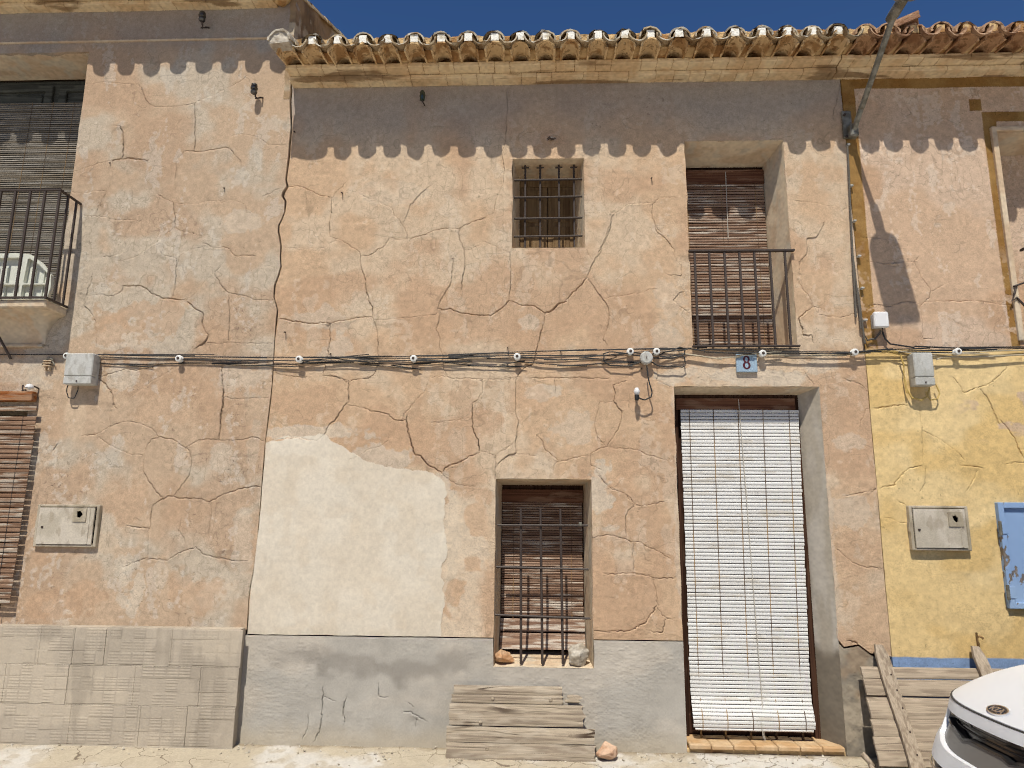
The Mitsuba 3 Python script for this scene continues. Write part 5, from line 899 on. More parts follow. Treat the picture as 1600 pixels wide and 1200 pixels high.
for (px, py, lab), (x, z) in zip(SPOTS, POS):
    k = thing('insulator', lab, 'insulator', None)
    part(k, 'spool', moved(spool, x, 0, z), 'mat_porcelain', 40)
    part(k, 'screw', moved(lathe([(0, 0), (0.011, 0), (0.011, 0.005), (0, 0.007)], 8, 'y'), x, -0.061, z), 'mat_iron')
# glass insulators on iron hooks
def hook_insulator(p, q, lab):
    """q: where the iron leaves the wall, p: the insulator's middle"""
    k = thing('glass_insulator', lab, 'insulator'); (px, pz), (x, z) = p, q
    iron = [(x, 0.0, z), (x - 0.005, -0.035, z - 0.02), (x - 0.03, -0.06, z - 0.04), (px + 0.012, -0.085, pz - 0.05), (px, -0.09, pz - 0.02), (px, -0.09, pz + 0.03)]
    part(k, 'hook', tube(curve(iron, 0.01), 0.0065, 8), 'mat_iron', True)
    pr = [(0, -0.045), (0.016, -0.045), (0.026, -0.036), (0.028, -0.026), (0.017, -0.018), (0.017, -0.010), (0.029, -0.002), (0.030, 0.010), (0.018, 0.017), (0.018, 0.022), (0.026, 0.028), (0.024, 0.040), (0.012, 0.050), (0, 0.052)]
    part(k, 'bell', moved(lathe(pr, 16), px, -0.09, pz), 'mat_glass_dark', 40)
hook_insulator((-2.8743, 5.7363), (-2.8459, 5.6946), 'dark glass insulator on an iron hook high in the shade under the left eaves')
hook_insulator((-2.3725, 5.0466), (-2.3249, 5.0222), 'dark glass insulator on an iron hook in the sun near the house joint')
k = thing('glass_insulator', 'dark green glass bell hanging under the brick cornice of the middle house', 'insulator'); x, z = -0.9755, 4.9842
part(k, 'bell', moved(lathe([(0, -0.036), (0.020, -0.036), (0.022, -0.01), (0.024, 0.0), (0.022, 0.03), (0.014, 0.046), (0, 0.05)], 14), x, -0.05, z), 'mat_glass_green', 40)
part(k, 'pin', tube([(x + 0.012, 0.0, z - 0.055), (x + 0.004, -0.045, z - 0.05), (x, -0.05, z - 0.02)], 0.006, 6), 'mat_iron')
x, z = 0.0874, 4.6063
single('iron_hook', 'small dark iron stub in the shade above the barred upper window', 'hook', cat(tube([(x - 0.035, -0.012, z - 0.006), (x - 0.015, -0.02, z + 0.006), (x + 0.012, -0.015, z - 0.002), (x + 0.032, -0.02, z + 0.004)], [0.008, 0.012, 0.011, 0.007], 7), tube([(x, 0.0, z), (x, -0.03, z + 0.004)], 0.010, 7)), 'mat_iron')
# nails and plugs left in the plaster
NLAB = ['rusty nail in the plaster left of centre, below the shadow of the eaves', 'nail just above the wall cables, between the barred window and the insulator under it', 'nail just below the wall cables, under the barred upper window', 'tiny nail above the cables, right of the barred window', 'nail near the house joint, above the insulator right of it', 'nail at the cables on the big upright crack', 'nail between the barred window and the balcony doorway', 'nail in the pale plaster above the numbered door, left of the number', 'nail in the greyed plaster below the sunlit glass insulator', 'nail on the greyed house close to the balcony railing', 'nail in the greyed plaster near the house joint, under the hooked insulator shadow']
NL = [(-1.6125, 4.1604), (-0.2548, 2.8665), (-0.2535, 2.7355), (0.1522, 2.8407), (-1.9981, 2.9923), (-1.6288, 2.8172), (0.8834, 4.2599), (0.7614, 2.7004), (-2.5882, 4.2104), (-3.5700, 4.4442), (-2.0387, 4.7063)]
for (x, z), lab in zip(NL, NLAB): single('nail', lab, 'nail', tube([(x, 0.012, z), (x + 0.002, -0.016, z - 0.004), (x + 0.001, -0.024, z - 0.012)], [0.005, 0.005, 0.004], 6), 'mat_iron')
# service boxes
def box_grey(name, lab, x0, x1, z0, z1):
    k = thing(name, lab, 'junction box'); d = 0.105
    part(k, 'base', cbox(x0 + 0.006, x1 - 0.006, -0.035, 0.0, z0 + 0.004, z1 - 0.004, 0.006), 'mat_box_grey')
    part(k, 'cover', cbox(x0, x1, -d, -0.034, z0 + 0.063, z1, 0.007), 'mat_box_grey'); part(k, 'cover', cbox(x0, x1, -d + 0.001, -0.034, z0, z0 + 0.0605, 0.006), 'mat_box_grey')
    part(k, 'screw', moved(lathe([(0, 0), (0.006, 0), (0.006, 0.004), (0, 0.005)], 8, 'y'), (x0 + x1) / 2, -d - 0.001, z0 + 0.022), 'mat_iron')
    return k
a, b = (-3.6628, 2.7975), (-3.4548, 2.5557)
box_grey('junction_box', 'grey plastic cable box on the greyed house beside the left balcony', a[0], b[0] + 0.012, b[1], a[1])
single('cable', 'dark cable loop hanging from the bottom of the left grey box', 'cable', wire([(-3.6518, 2.5754), (-3.6578, 2.5049), (-3.6208, 2.4548), (-3.5829, 2.4749), (-3.5717, 2.5452)], 0.004, -0.05), 'mat_cable', True)
a, b = (2.7375, 2.7964), (2.8781, 2.5517)
box_grey('junction_box', 'grey plastic cable box on the yellow house', a[0], b[0], b[1], a[1])
x, z = 0.7961, 2.7707
k = thing('round_junction_box', 'round grey junction cover between two insulators left of the house number', 'junction box')
part(k, 'base', moved(lathe([(0, 0), (0.046, 0), (0.046, 0.03), (0.042, 0.05), (0, 0.05)][::1], 10, 'y'), x, 0.0, z), 'mat_box_grey', 30)
part(k, 'cover', moved(lathe([(0, 0), (0.050, 0), (0.049, 0.010), (0.040, 0.016), (0, 0.017)], 10, 'y'), x, -0.05, z), 'mat_box_grey', 30)
part(k, 'slot', cbox(x - 0.003, x + 0.003, -0.069, -0.06, z - 0.012, z + 0.012, 0.001), 'mat_iron')
a, b = (2.4924, 3.1170), (2.5990, 2.9976)
k = thing('terminal_box', 'small bright white box at the foot of the ochre strip, in the lamp shadow', 'junction box')
part(k, 'base', cbox(a[0] + 0.008, b[0] - 0.008, -0.05, 0.0, b[1] + 0.006, a[1] - 0.006, 0.006), 'mat_box_grey'); part(k, 'cover', cbox(a[0], b[0], -0.085, -0.048, b[1], a[1], 0.008), 'mat_box_white')
single('conduit', 'grey conduit running down the ochre strip from the lamp arm to the white box', 'conduit', wire([(2.4375, 4.5281), (2.4315, 4.3294), (2.4157, 3.9507), (2.4052, 3.5815), (2.4176, 3.3234), (2.4272, 3.0950), (2.4348, 2.9598), (2.4787, 2.9199), (2.5277, 2.9397), (2.5604, 2.9894)], 0.0075, -0.02), 'mat_conduit', True)
CL = [(2.4367, 4.5170), (2.4332, 4.1658), (2.4337, 3.8706), (2.4439, 3.5812), (2.4464, 3.3232), (2.4489, 3.0698)]
for (x, z), lab in zip(CL, ('topmost clip of the grey conduit, just under the lamp bracket', 'second clip from the top of the grey conduit', 'third clip from the top of the grey conduit', 'third clip from the bottom of the grey conduit', 'second clip from the bottom of the grey conduit', 'lowest clip of the grey conduit, beside the small white box')): single('conduit_clip', lab, 'clip', cbox(x - 0.004, x + 0.020, -0.032, 0.006, z - 0.007, z + 0.007, 0.003), 'mat_box_grey')
single('cable', 'black cable curling out of the white box to the ledge over the yellow plaster', 'cable', wire([(2.5715, 3.0066), (2.5718, 2.9568), (2.5956, 2.9072), (2.6398, 2.8775), (2.7978, 2.8624), (3.1236, 2.8522), (3.7736, 2.8611)], 0.006, -0.03), 'mat_cable', True)
# meter boxes
def meter(lab, x0, x1, z0, z1, hole, holed):
    k = thing('meter_box', lab, 'meter box'); w, h = x1 - x0, z1 - z0
    for a0, a1, c0, c1 in ((x0, x0 + 0.022, z0, z1), (x1 - 0.022, x1, z0, z1), (x0 + 0.022, x1 - 0.022, z1 - 0.018, z1), (x0 + 0.022, x1 - 0.022, z0, z0 + 0.018)): part(k, 'frame', cbox(a0, a1, -0.036, 0.01, c0, c1, 0.005), 'mat_meter_edge')
    px, pz = x0 + hole[0] * w, z0 + hole[1] * h; s = 0.048
    door = sbox(x0 + 0.025, z0 + 0.020, x1 - 0.030, z1 - 0.022).difference(sbox(px - s + 0.012, pz - s + 0.012, px + s - 0.012, pz + s - 0.012))
    part(k, 'door', prism(door, -0.044, -0.03), 'mat_meter')
    part(k, 'door__rib', cbox(x1 - 0.072, x1 - 0.060, -0.048, -0.043, z0 + 0.024, z1 - 0.026, 0.002), 'mat_meter')
    win = sbox(px - s, pz - s, px + s, pz + s).buffer(0.003).difference(Polygon([(px + a * s, pz + b * s) for a, b in holed]))
    part(k, 'window', prism(win, -0.052, -0.041), 'mat_meter_edge'); part(k, 'inside', cbox(x0 + 0.03, x1 - 0.035, -0.012, -0.008, z0 + 0.03, z1 - 0.03), 'mat_void')
    part(k, 'lock', moved(lathe([(0, 0), (0.009, 0), (0.009, 0.005), (0.004, 0.006), (0, 0.002)], 10, 'y'), x0 + 0.13 * w, -0.044, z0 + 0.46 * h), 'mat_iron')
    part(k, 'hinge', cbox(x0 - 0.006, x0 + 0.002, -0.03, 0.0, z0 + 0.42 * h, z0 + 0.62 * h, 0.002), 'mat_meter_edge')
a, b = (-3.7755, 1.6467), (-3.2978, 1.3368)
meter('beige utility meter box with a broken dark window on the greyed house', a[0], b[0], b[1], a[1], (0.71, 0.76), [(-0.45, 0.5), (0.1, 0.6), (0.55, 0.05), (0.1, -0.5), (-0.35, -0.35)])
a, b = (2.6334, 1.6863), (3.0457, 1.3731)
meter('beige utility meter box with broken dark window beside the blue hatch on yellow wall', a[0], b[0], b[1], a[1], (0.76, 0.70), [(-0.5, 0.55), (-0.2, 0.45), (-0.1, 0.75), (0.05, 0.5), (0.35, 0.2), (0.3, -0.35), (0.05, -0.5), (-0.35, -0.1)])
# house number
a, b = (1.4735, 2.8070), (1.6278, 2.6687)
k = thing('house_number_plate', 'pale blue tile with a dark red number 8 above the door', 'house number')
part(k, 'tile', cbox(a[0], b[0], -0.020, 0.004, b[1], a[1], 0.002), 'mat_plate_blue')
cx, cz, h = (a[0] + b[0]) / 2 - 0.002, (a[1] + b[1]) / 2 + 0.004, 0.102
def ring(cx, cz, rx, rz, tx, tz):
    e = shapely.affinity.scale(shapely.Point(cx, cz).buffer(1.0, 12), rx, rz); return e.difference(shapely.affinity.scale(shapely.Point(cx, cz).buffer(1.0, 12), rx - tx, rz - tz))
eight = ring(cx, cz + h * 0.235, 0.0245, h * 0.265, 0.0135, 0.009).union(ring(cx, cz - h * 0.225, 0.0285, h * 0.285, 0.015, 0.009))
part(k, 'numeral', prism(eight if eight.geom_type == 'Polygon' else max(eight.geoms, key=lambda q: q.area), -0.0225, -0.0195), 'mat_plate_red')
# bare lamp socket
x, z = 0.7147, 2.4972
k = thing('lamp_socket', 'bare white lamp bulb socket on the plaster left of the door', 'lamp')
part(k, 'bulb', moved(lathe([(0, -0.005), (0.012, -0.002), (0.020, 0.010), (0.023, 0.025), (0.016, 0.042), (0.012, 0.05), (0, 0.052)], 14), x, -0.075, z - 0.012), 'mat_box_white', 40)
part(k, 'holder', moved(lathe([(0, -0.045), (0.012, -0.045), (0.016, -0.035), (0.016, -0.006), (0.012, 0.0), (0, 0.0)], 12), x - 0.001, -0.075, z - 0.012), 'mat_black', 40)
part(k, 'bracket', tube([(x, 0.012, z + 0.01), (x, -0.055, z + 0.008)], 0.009, 8), 'mat_box_white')
# bits at the left
x, z = -3.8576, 2.7344
k = thing('wall_vent', 'small rusty arched grate on the plaster under the balcony', 'vent')
part(k, 'arch', tube(curve([(x - 0.045, -0.02, z - 0.01), (x - 0.03, -0.02, z + 0.025), (x, -0.02, z + 0.038), (x + 0.03, -0.02, z + 0.025), (x + 0.045, -0.02, z - 0.01)], 0.01), 0.005, 6), 'mat_galvanised')
for dz in (-0.02, 0.0, 0.02): part(k, 'slat', cbox(x - 0.032, x + 0.032, -0.04, 0.0, z + dz - 0.004, z + dz + 0.004, 0.002), 'mat_reveal')
for dx in (-0.015, 0.015): part(k, 'leg', cbox(x + dx - 0.006, x + dx + 0.006, -0.03, 0.0, z - 0.055, z - 0.02, 0.002), 'mat_reveal')
x, z = -3.9465, 2.5479
k = thing('wall_lamp', 'small white dome lamp over the left wooden blind', 'lamp')
part(k, 'shade', moved(lathe([(0.030, -0.016), (0.029, -0.004), (0.022, 0.008), (0.010, 0.014), (0, 0.015)], 16), x, -0.065, z), 'mat_box_white', 40)
part(k, 'arm', tube([(x + 0.028, 0.0, z - 0.01), (x + 0.02, -0.04, z), (x, -0.06, z + 0.005)], 0.006, 6), 'mat_iron'); part(k, 'bulb', moved(lathe([(0, -0.028), (0.012, -0.024), (0.012, 0.0), (0, 0.0)], 10), x, -0.065, z - 0.004), 'mat_porcelain', 40)
x, z = -4.0211, 2.5232
single('iron_hook', 'small black iron hook over the left wooden blind', 'hook', tube(curve([(x, 0.0, z + 0.005), (x, -0.03, z - 0.005), (x + 0.004, -0.035, z - 0.02), (x - 0.006, -0.03, z + 0.02), (x - 0.004, -0.03, z + 0.035)], 0.01), 0.006, 6), 'mat_iron')
x, z = 3.0013, 0.7775
single('iron_hook', 'rusty iron bracket sticking out of the yellow wall above the leaning gate', 'hook', tube(curve([(x + 0.03, 0.0, z - 0.11), (x + 0.015, -0.03, z - 0.06), (x, -0.05, z), (x + 0.01, -0.06, z + 0.025), (x + 0.035, -0.06, z + 0.01)], 0.012), [0.008] , 7), 'mat_rust_cord')
# white plastic panel behind the balcony railing
k = thing('plastic_panel', 'white plastic furniture panel with ribs standing behind the balcony railing', 'plastic panel')
x1 = -3.842; yp = -0.095; z0 = 3.225
out = Polygon([(-5.2, z0), (x1 - 0.02, z0), (x1, z0 + 0.10), (x1 - 0.010, z0 + 0.20), (x1 - 0.10, z0 + 0.30), (x1 - 0.20, z0 + 0.372), (x1 - 0.32, z0 + 0.385), (-5.2, z0 + 0.360)])
inn = [Polygon([(x1 - 0.055, z0 + 0.145), (x1 - 0.215, z0 + 0.145), (x1 - 0.205, z0 + 0.325), (x1 - 0.125, z0 + 0.275), (x1 - 0.045, z0 + 0.20)]), Polygon([(x1 - 0.265, z0 + 0.145), (-4.60, z0 + 0.145), (-4.60, z0 + 0.325), (x1 - 0.30, z0 + 0.335), (x1 - 0.27, z0 + 0.30)]), Polygon([(x1 - 0.045, z0 + 0.035), (x1 - 0.22, z0 + 0.035), (x1 - 0.22, z0 + 0.11), (x1 - 0.03, z0 + 0.11)]), Polygon([(x1 - 0.265, z0 + 0.035), (-4.60, z0 + 0.035), (-4.60, z0 + 0.11), (x1 - 0.265, z0 + 0.11)])]
fr = out
for q in inn: fr = fr.difference(q.buffer(0.012))
part(k, 'frame', prism(fr.buffer(0.006).buffer(-0.006), yp - 0.034, yp), 'mat_plastic_white')
part(k, 'sheet', prism(out.buffer(-0.01), yp + 0.002, yp + 0.010), 'mat_plastic_white')
for i in range(9):
    xx = x1 - 0.085 - 0.075 * i
    if abs(xx - (x1 - 0.24)) > 0.03: part(k, 'rib', cbox(xx - 0.004, xx + 0.004, yp - 0.012, yp + 0.003, z0 + 0.02, z0 + 0.27, 0.002), 'mat_plastic_white')
# street lamp
BX, BZ = 2.4770, 4.6157
k = thing('street_lamp', 'street lamp on a galvanised arm fixed at the boundary of peach and yellow house', 'street lamp')
part(k, 'bracket', cbox(BX - 0.060, BX + 0.012, -0.020, 0.004, BZ - 0.04, BZ + 0.20, 0.004), 'mat_galvanised')
part(k, 'bracket', cbox(BX - 0.032, BX + 0.034, -0.085, -0.012, BZ - 0.055, BZ + 0.055, 0.012), 'mat_galvanised')
for dz in (-0.03, 0.16): part(k, 'bolt', moved(lathe([(0, 0), (0.011, 0), (0.010, 0.012), (0, 0.014)], 6, 'y'), BX - 0.042, -0.02, BZ + dz), 'mat_iron')
A = np.array([(BX, -0.055, BZ - 0.02), (BX + 0.001, -0.085, BZ + 0.015), (BX + 0.006, -0.19, BZ + 0.092), (BX + 0.016, -0.44, BZ + 0.268), (BX + 0.027, -0.76, BZ + 0.495)])
part(k, 'arm', tube(curve(A, 0.03), 0.021, 14), 'mat_galvanised', True)
d = np.array([0.06, -1.0, 0.17]); d /= np.linalg.norm(d); sx = np.cross(d, [0, 0, 1]); sx /= np.linalg.norm(sx); up = np.cross(sx, d); o = A[-1] - d * 0.06
part(k, 'neck', tube([o, o + d * 0.05, o + d * 0.19], [0.034, 0.038, 0.036], 14), 'mat_galvanised', 40)
st_ = [(0.17, 0.055, 0.025), (0.195, 0.105, 0.03), (0.22, 0.118, 0.036), (0.62, 0.128, 0.034), (0.66, 0.12, 0.028), (0.68, 0.10, 0.018)]
P = [o + d * s + sx * a * w + up * b * h for s, w, h in st_ for a, b in ((-1, -0.5), (-0.8, 1), (0.8, 1), (1, -0.5))]
part(k, 'head', hull(P), 'mat_galvanised'); q = o + d * 0.46 - up * 0.0185; part(k, 'lens', hull([q + d * a + sx * b + up * c for a in (-0.16, 0.16) for b in (-0.10, 0.10) for c in (-0.008, 0.0)]), 'mat_lamp_lens')

# ---------------------------------------------------------------- things on the sill and the ground
def stone(cx, cy, cz, s, seed, mat, name, lab, facets=22, am=0.10):
    g = np.random.default_rng(seed); P = g.normal(size=(facets, 3)); P /= np.linalg.norm(P, axis=1, keepdims=True); P *= g.uniform(0.85, 1.1, (facets, 1))
    m = trimesh.Trimesh(P, process=False).convex_hull; m = trimesh.Trimesh(*trimesh.remesh.subdivide_to_size(m.vertices, m.faces, 0.16)); m.merge_vertices()
    m = trimesh.smoothing.filter_laplacian(m, iterations=1); m = rough(rough(m, am, 1.8, seed), am * 0.5, 5, seed + 1); m.vertices *= np.array(s); m.vertices += [cx, cy, cz - m.vertices[:, 2].min()]
    return single(name, lab, 'stone', m, mat, 50)
x, z = -0.2495, 0.5905; stone(x, 0.07, 0.545, (0.084, 0.07, 0.075), 5, 'mat_stone_orange', 'stone', 'angular orange stone at the left end of the lower window sill', 12, 0.07)
x, z = 0.2671, 0.5986; stone(x, 0.07, 0.545, (0.085, 0.075, 0.088), 8, 'mat_stone_grey', 'stone', 'rounded pale grey stone at the right end of the lower window sill', 30)
x, z = 0.4458, 0.0377; stone(x, -0.12, -0.015, (0.078, 0.07, 0.062), 12, 'mat_stone_pink', 'stone', 'pinkish stone on the ground against the right end of the weathered board', 18, 0.09)
# the weathered board leaning on the cement base: five old planks
k = thing('plank_panel', 'weathered grey board of old planks with a broken right end, leaning under the lower window', 'wooden board')
def lean(z0, z1, yb, yt, zb, zt):
    f = lambda z: yb + (yt - yb) * (z - zb) / (zt - zb); return f(z0), f(z1)
def plank(x0, x1, z0, z1, yb, yt, zb, zt, th, seed, ragged=0.0, sag=0.0, nx=0.04):
    """a plank in the leaning plane, edges worn, right end ragged"""
    g = np.random.default_rng(seed); n = max(6, int((x1 - x0) / nx)); xs = np.linspace(x0, x1, n)
    top = z1 + 0.0012 * np.cumsum(g.normal(0, 0.35, n)); bot = z0 + 0.0012 * np.cumsum(g.normal(0, 0.35, n)); V = []; m = 7
    for j, t in enumerate(np.linspace(0, 1, m)):
        zz = bot + (top - bot) * t; xx = xs.copy(); xx[-1] += ragged * g.uniform(-1, 0.3); xx[0] += ragged * 0.2 * g.uniform(-1, 1)
        V.append(np.c_[xx, zz])
    V = np.array(V); X, Z = V[..., 0], V[..., 1]; Y = yb + (yt - yb) * (Z - zb) / (zt - zb); P = np.stack([X, Y, Z], -1)
    dz = np.array([0, yt - yb, zt - zb]); dz = dz / np.linalg.norm(dz); nrm = np.array([0, -dz[2], dz[1]])
    prof = np.sin(np.linspace(0, math.pi, m)) ** 0.35; off = 0.010 * nz(P * [1, 8, 8], 3.0, seed, 3) - 0.006 * (1 - prof)[:, None]
    Fr = P + nrm * off[..., None]; Bk = P - nrm * th; A_ = np.vstack([Fr.reshape(-1, 3), Bk.reshape(-1, 3)]); F = []; I = lambda s, j, i: s * m * n + j * n + i
    for j in range(m - 1):
        for i in range(n - 1): F += [[I(0, j, i), I(0, j, i + 1), I(0, j + 1, i + 1)], [I(0, j, i), I(0, j + 1, i + 1), I(0, j + 1, i)], [I(1, j, i), I(1, j + 1, i + 1), I(1, j, i + 1)], [I(1, j, i), I(1, j + 1, i), I(1, j + 1, i + 1)]]
    for i in range(n - 1):
        for j in (0, m - 1): F += [[I(0, j, i), I(1, j, i), I(1, j, i + 1)], [I(0, j, i), I(1, j, i + 1), I(0, j, i + 1)]]
    for j in range(m - 1):
        for i in (0, n - 1): F += [[I(0, j, i), I(0, j + 1, i), I(1, j + 1, i)], [I(0, j, i), I(1, j + 1, i), I(1, j, i)]]
    return TM(A_, F)
YB_, YT_, ZB_, ZT_ = -0.165, -0.048, -0.03, 0.428
for (x0, x1, z0, z1, rg, dy) in ((-0.605, 0.150, 0.371, 0.427, 0.006, 0), (-0.617, 0.155, 0.316, 0.368, 0.01, 0.002), (-0.628, 0.305, 0.179, 0.3135, 0.03, 0.004), (-0.640, 0.368, 0.083, 0.1765, 0.008, -0.005), (-0.636, 0.372, -0.028, 0.0800, 0.016, -0.003)):
    part(k, 'plank', plank(x0, x1, z0, z1, YB_ + dy, YT_ + dy, ZB_, ZT_, 0.026, int((x1 + z0) * 1000), rg), 'mat_wood_grey', 40)
for (x0, x1, z0, z1) in ((0.165, 0.285, 0.325, 0.345), (0.19, 0.28, 0.335, 0.375)):
    part(k, 'splinter', plank(x0, x1, z0, z1, YB_ + 0.012, YT_ + 0.012, ZB_, ZT_, 0.012, int(x0 * 999), 0.04, nx=0.015), 'mat_wood_grey', 40)
for dx, dz in ((-0.33, 0.343), (0.07, 0.345), (0.20, 0.132), (-0.41, 0.20), (-0.36, 0.045)):
    y = YB_ + (YT_ - YB_) * (dz - ZB_) / (ZT_ - ZB_) - 0.008; part(k, 'knot', moved(lathe([(0, 0), (0.013, 0), (0.010, 0.005), (0, 0.006)], 9, 'y'), dx, y + 0.006, dz), 'mat_wood_grey')
# the old gate leaning on the wall
k = thing('wooden_gate', 'old grey gate of boards and two battens leaning between the door and the car', 'gate')
gyb, gyt, gzb, gzt = -0.33, -0.075, 0.045, 0.600
for (z0, z1, xl, xr, rg) in ((0.532, 0.598, 2.188, 3.40, 0.01), (0.432, 0.528, 2.186, 3.40, 0.006), (0.300, 0.422, 2.178, 3.40, 0.006), (0.205, 0.297, 2.168, 3.40, 0.006), (0.048, 0.202, 2.155, 3.40, 0.01)):
    part(k, 'board', plank(xl, xr, z0, z1, gyb, gyt, gzb, gzt, 0.02, int(z0 * 1000), rg, nx=0.06), 'mat_wood_gate', 40)
def batten(x0, x1, z0, z1, w):
    sl = (gyt - gyb) / (gzt - gzb); V = []
    for t in np.linspace(0, 1, 12):
        z = z0 + (z1 - z0) * t; y = gyb + sl * (z - gzb) - 0.014; ww = w * (0.62 if t == 1 else 1.0); x = x0 + (x1 - x0) * t
        for a, b in ((-1, -0.8), (-0.85, -1), (0.85, -1), (1, -0.8), (1, 0.7), (-1, 0.7)): V.append((x + a * ww / 2 + 0.003 * math.sin(9 * t + a), y + b * 0.017 - 0.011, z))
    F = []; n = 6
    for i in range(11):
        for j in range(n): q = (j + 1) % n; F += [[i * n + j, i * n + q, (i + 1) * n + q], [i * n + j, (i + 1) * n + q, (i + 1) * n + j]]
    F += [[11 * n, 11 * n + i, 11 * n + i + 1] for i in range(1, 5)] + [[0, i + 1, i] for i in range(1, 5)]
    return TM(V, F)
part(k, 'batten', batten(2.375, 2.335, 0.035, 0.735, 0.086), 'mat_wood_batten', 40); part(k, 'batten', batten(3.05, 2.985, 0.035, 0.735, 0.08), 'mat_wood_batten', 40)
for x, z in ((2.37, 0.47), (2.375, 0.37), (2.38, 0.24), (2.385, 0.12), (2.36, 0.56)):
    y = gyb + (gyt - gyb) / (gzt - gzb) * (z - gzb) - 0.044; part(k, 'nail', moved(lathe([(0, 0), (0.006, 0), (0.005, 0.003), (0, 0.004)], 7, 'y'), x, y, z), 'mat_iron')
x, z = 2.0903, 0.1008
single('dry_branch', 'dry twisted piece of wood lying at the left foot of the leaning gate', 'branch', rough(tube(curve([(x - 0.02, -0.27, 0.10), (x + 0.01, -0.30, 0.06), (x + 0.02, -0.33, 0.015), (x + 0.06, -0.37, -0.02), (x + 0.16, -0.40, -0.025)], 0.012), 0.018, 9), 0.008, 30, 3), 'mat_wood_batten', True)
for i, (px, lab) in enumerate(((2.1374, 'pinkish rubble stone under the left corner of the leaning gate'), (2.2476, 'small pale rubble stone under the gate beside the pinkish one'), (2.3975, 'flat pale rubble stone under the gate near the car'))):
    stone(px, -0.36 - 0.02 * i, -0.045, (0.055 + 0.015 * (i % 2), 0.05, 0.036), 20 + i, ('mat_stone_pink', 'mat_stone_grey', 'mat_stone_grey')[i], 'stone', lab)

# ---------------------------------------------------------------- the parked car: rings of the body, the front face cut open for the grille
CAR = dict(nose=1.925, yc=-1.84, half=0.875, length=4.05)
def car_outline():
    y = np.linspace(0, 1, 60) ** 0.8; y = np.sin(y * math.pi / 2); fx = 1.0 * (1 - (1 - np.minimum(y, 1) ** 2.6) ** (1 / 2.2))
    front = np.c_[CAR['nose'] + fx, CAR['yc'] + CAR['half'] * y]                     # nose to the far side
    back = np.c_[CAR['nose'] + CAR['length'] - 0.55 * fx[::-1], front[::-1, 1]]
    far = np.vstack([front, back]); near = far[::-1] * [1, -1] + [0, 2 * CAR['yc']]
    return np.vstack([near[:-1], far])
OUT = car_outline(); OS = np.r_[0, np.cumsum(np.linalg.norm(np.diff(OUT, axis=0), axis=1))]; OS -= OS[np.argmin(np.abs(OUT[:, 1] - CAR['yc']) + 9 * (OUT[:, 0] > 3))]
def inset(z): return np.interp(z, [0.05, 0.16, 0.30, 0.42, 0.50, 0.56, 0.62, 0.70, 0.76], [0.06, -0.04, -0.06, -0.055, -0.03, 0.005, 0.03, 0.05, 0.10])
def carmap(s, z, o):
    x, y = np.interp(s, OS, OUT[:, 0]), np.interp(s, OS, OUT[:, 1]); e = 0.01
    tx, ty = np.interp(s + e, OS, OUT[:, 0]) - np.interp(s - e, OS, OUT[:, 0]), np.interp(s + e, OS, OUT[:, 1]) - np.interp(s - e, OS, OUT[:, 1]); L = np.hypot(tx, ty) + 1e-9; nx, ny = -ty / L, tx / L
    return np.c_[x + nx * (o - inset(z)), y + ny * (o - inset(z)), z]
k = thing('car', 'white car parked at the right, only its bonnet and front corner in view', 'car')
S0, S1 = OS[0], OS[-1]
ZC = 0.708                         # height of the bonnet's front edge
def sym(P): return P + [(-s, z) for s, z in P][::-1]
hole = Polygon([(-0.47, 0.657), (0.47, 0.657), (0.475, 0.60), (0.436, 0.538), (0.336, 0.518), (0.252, 0.507), (0.164, 0.503), (0, 0.502), (-0.164, 0.503), (-0.252, 0.507), (-0.336, 0.518), (-0.436, 0.538), (-0.475, 0.60)])
hl = Polygon([(0.52, 0.60), (0.60, 0.675), (1.02, 0.695), (0.98, 0.63), (0.70, 0.585)])
hr = Polygon([(-s, z) for s, z in hl.exterior.coords])
wheels_s = []
def s_at(x, side):
    m = OUT[:, 1] > CAR['yc'] if side > 0 else OUT[:, 1] < CAR['yc']; q = OUT[m]; so = OS[m]; i = np.argsort(q[:, 0]); return float(np.interp(x, q[i, 0], so[i]))
body = sbox(S0, 0.43, S1, ZC); low = sbox(S0, 0.12, S1, 0.43)
WX = (CAR['nose'] + 0.80, CAR['nose'] + 3.35)
for xw in WX:
    for sd in (1, -1):
        c = shapely.Point(s_at(xw, sd), 0.18).buffer(0.345, 16); body = body.difference(c); low = low.difference(c)
front = sbox(-0.62, 0.0, 0.62, 0.432); skirt_ = low.difference(front)
body = body.difference(hole).difference(hl).difference(hr)
body = max(getattr(body, 'geoms', [body]), key=lambda q: q.area)
part(k, 'body', sheet(body, carmap, sp=0.04, skirt=0.03, seed=3, bsp=0.012), 'mat_car_white', True)
for gg in getattr(skirt_, 'geoms', [skirt_]): part(k, 'body', sheet(gg, carmap, sp=0.05, skirt=0.03, seed=4, bsp=0.03), 'mat_car_white', True)
fm = lambda d: (lambda s, z, o: carmap(s, z, o + d))
GRP = Polygon([(-0.465, 0.638), (-0.27, 0.649), (-0.15, 0.648), (-0.12, 0.637), (0.12, 0.637), (0.15, 0.648), (0.27, 0.649), (0.465, 0.638), (0.462, 0.602), (0.284, 0.594), (0.168, 0.571), (0.12, 0.583), (-0.12, 0.583), (-0.168, 0.571), (-0.284, 0.594), (-0.462, 0.602)])
part(k, 'front_panel', sheet(hole.buffer(0.01).difference(GRP), fm(-0.022), sp=0.03, skirt=0.03, seed=5, bsp=0.008), 'mat_car_greyplastic', True)
part(k, 'grille', sheet(GRP.buffer(0.006), fm(-0.055), sp=0.03, skirt=0.0, seed=6, bsp=0.01), 'mat_car_black', True)
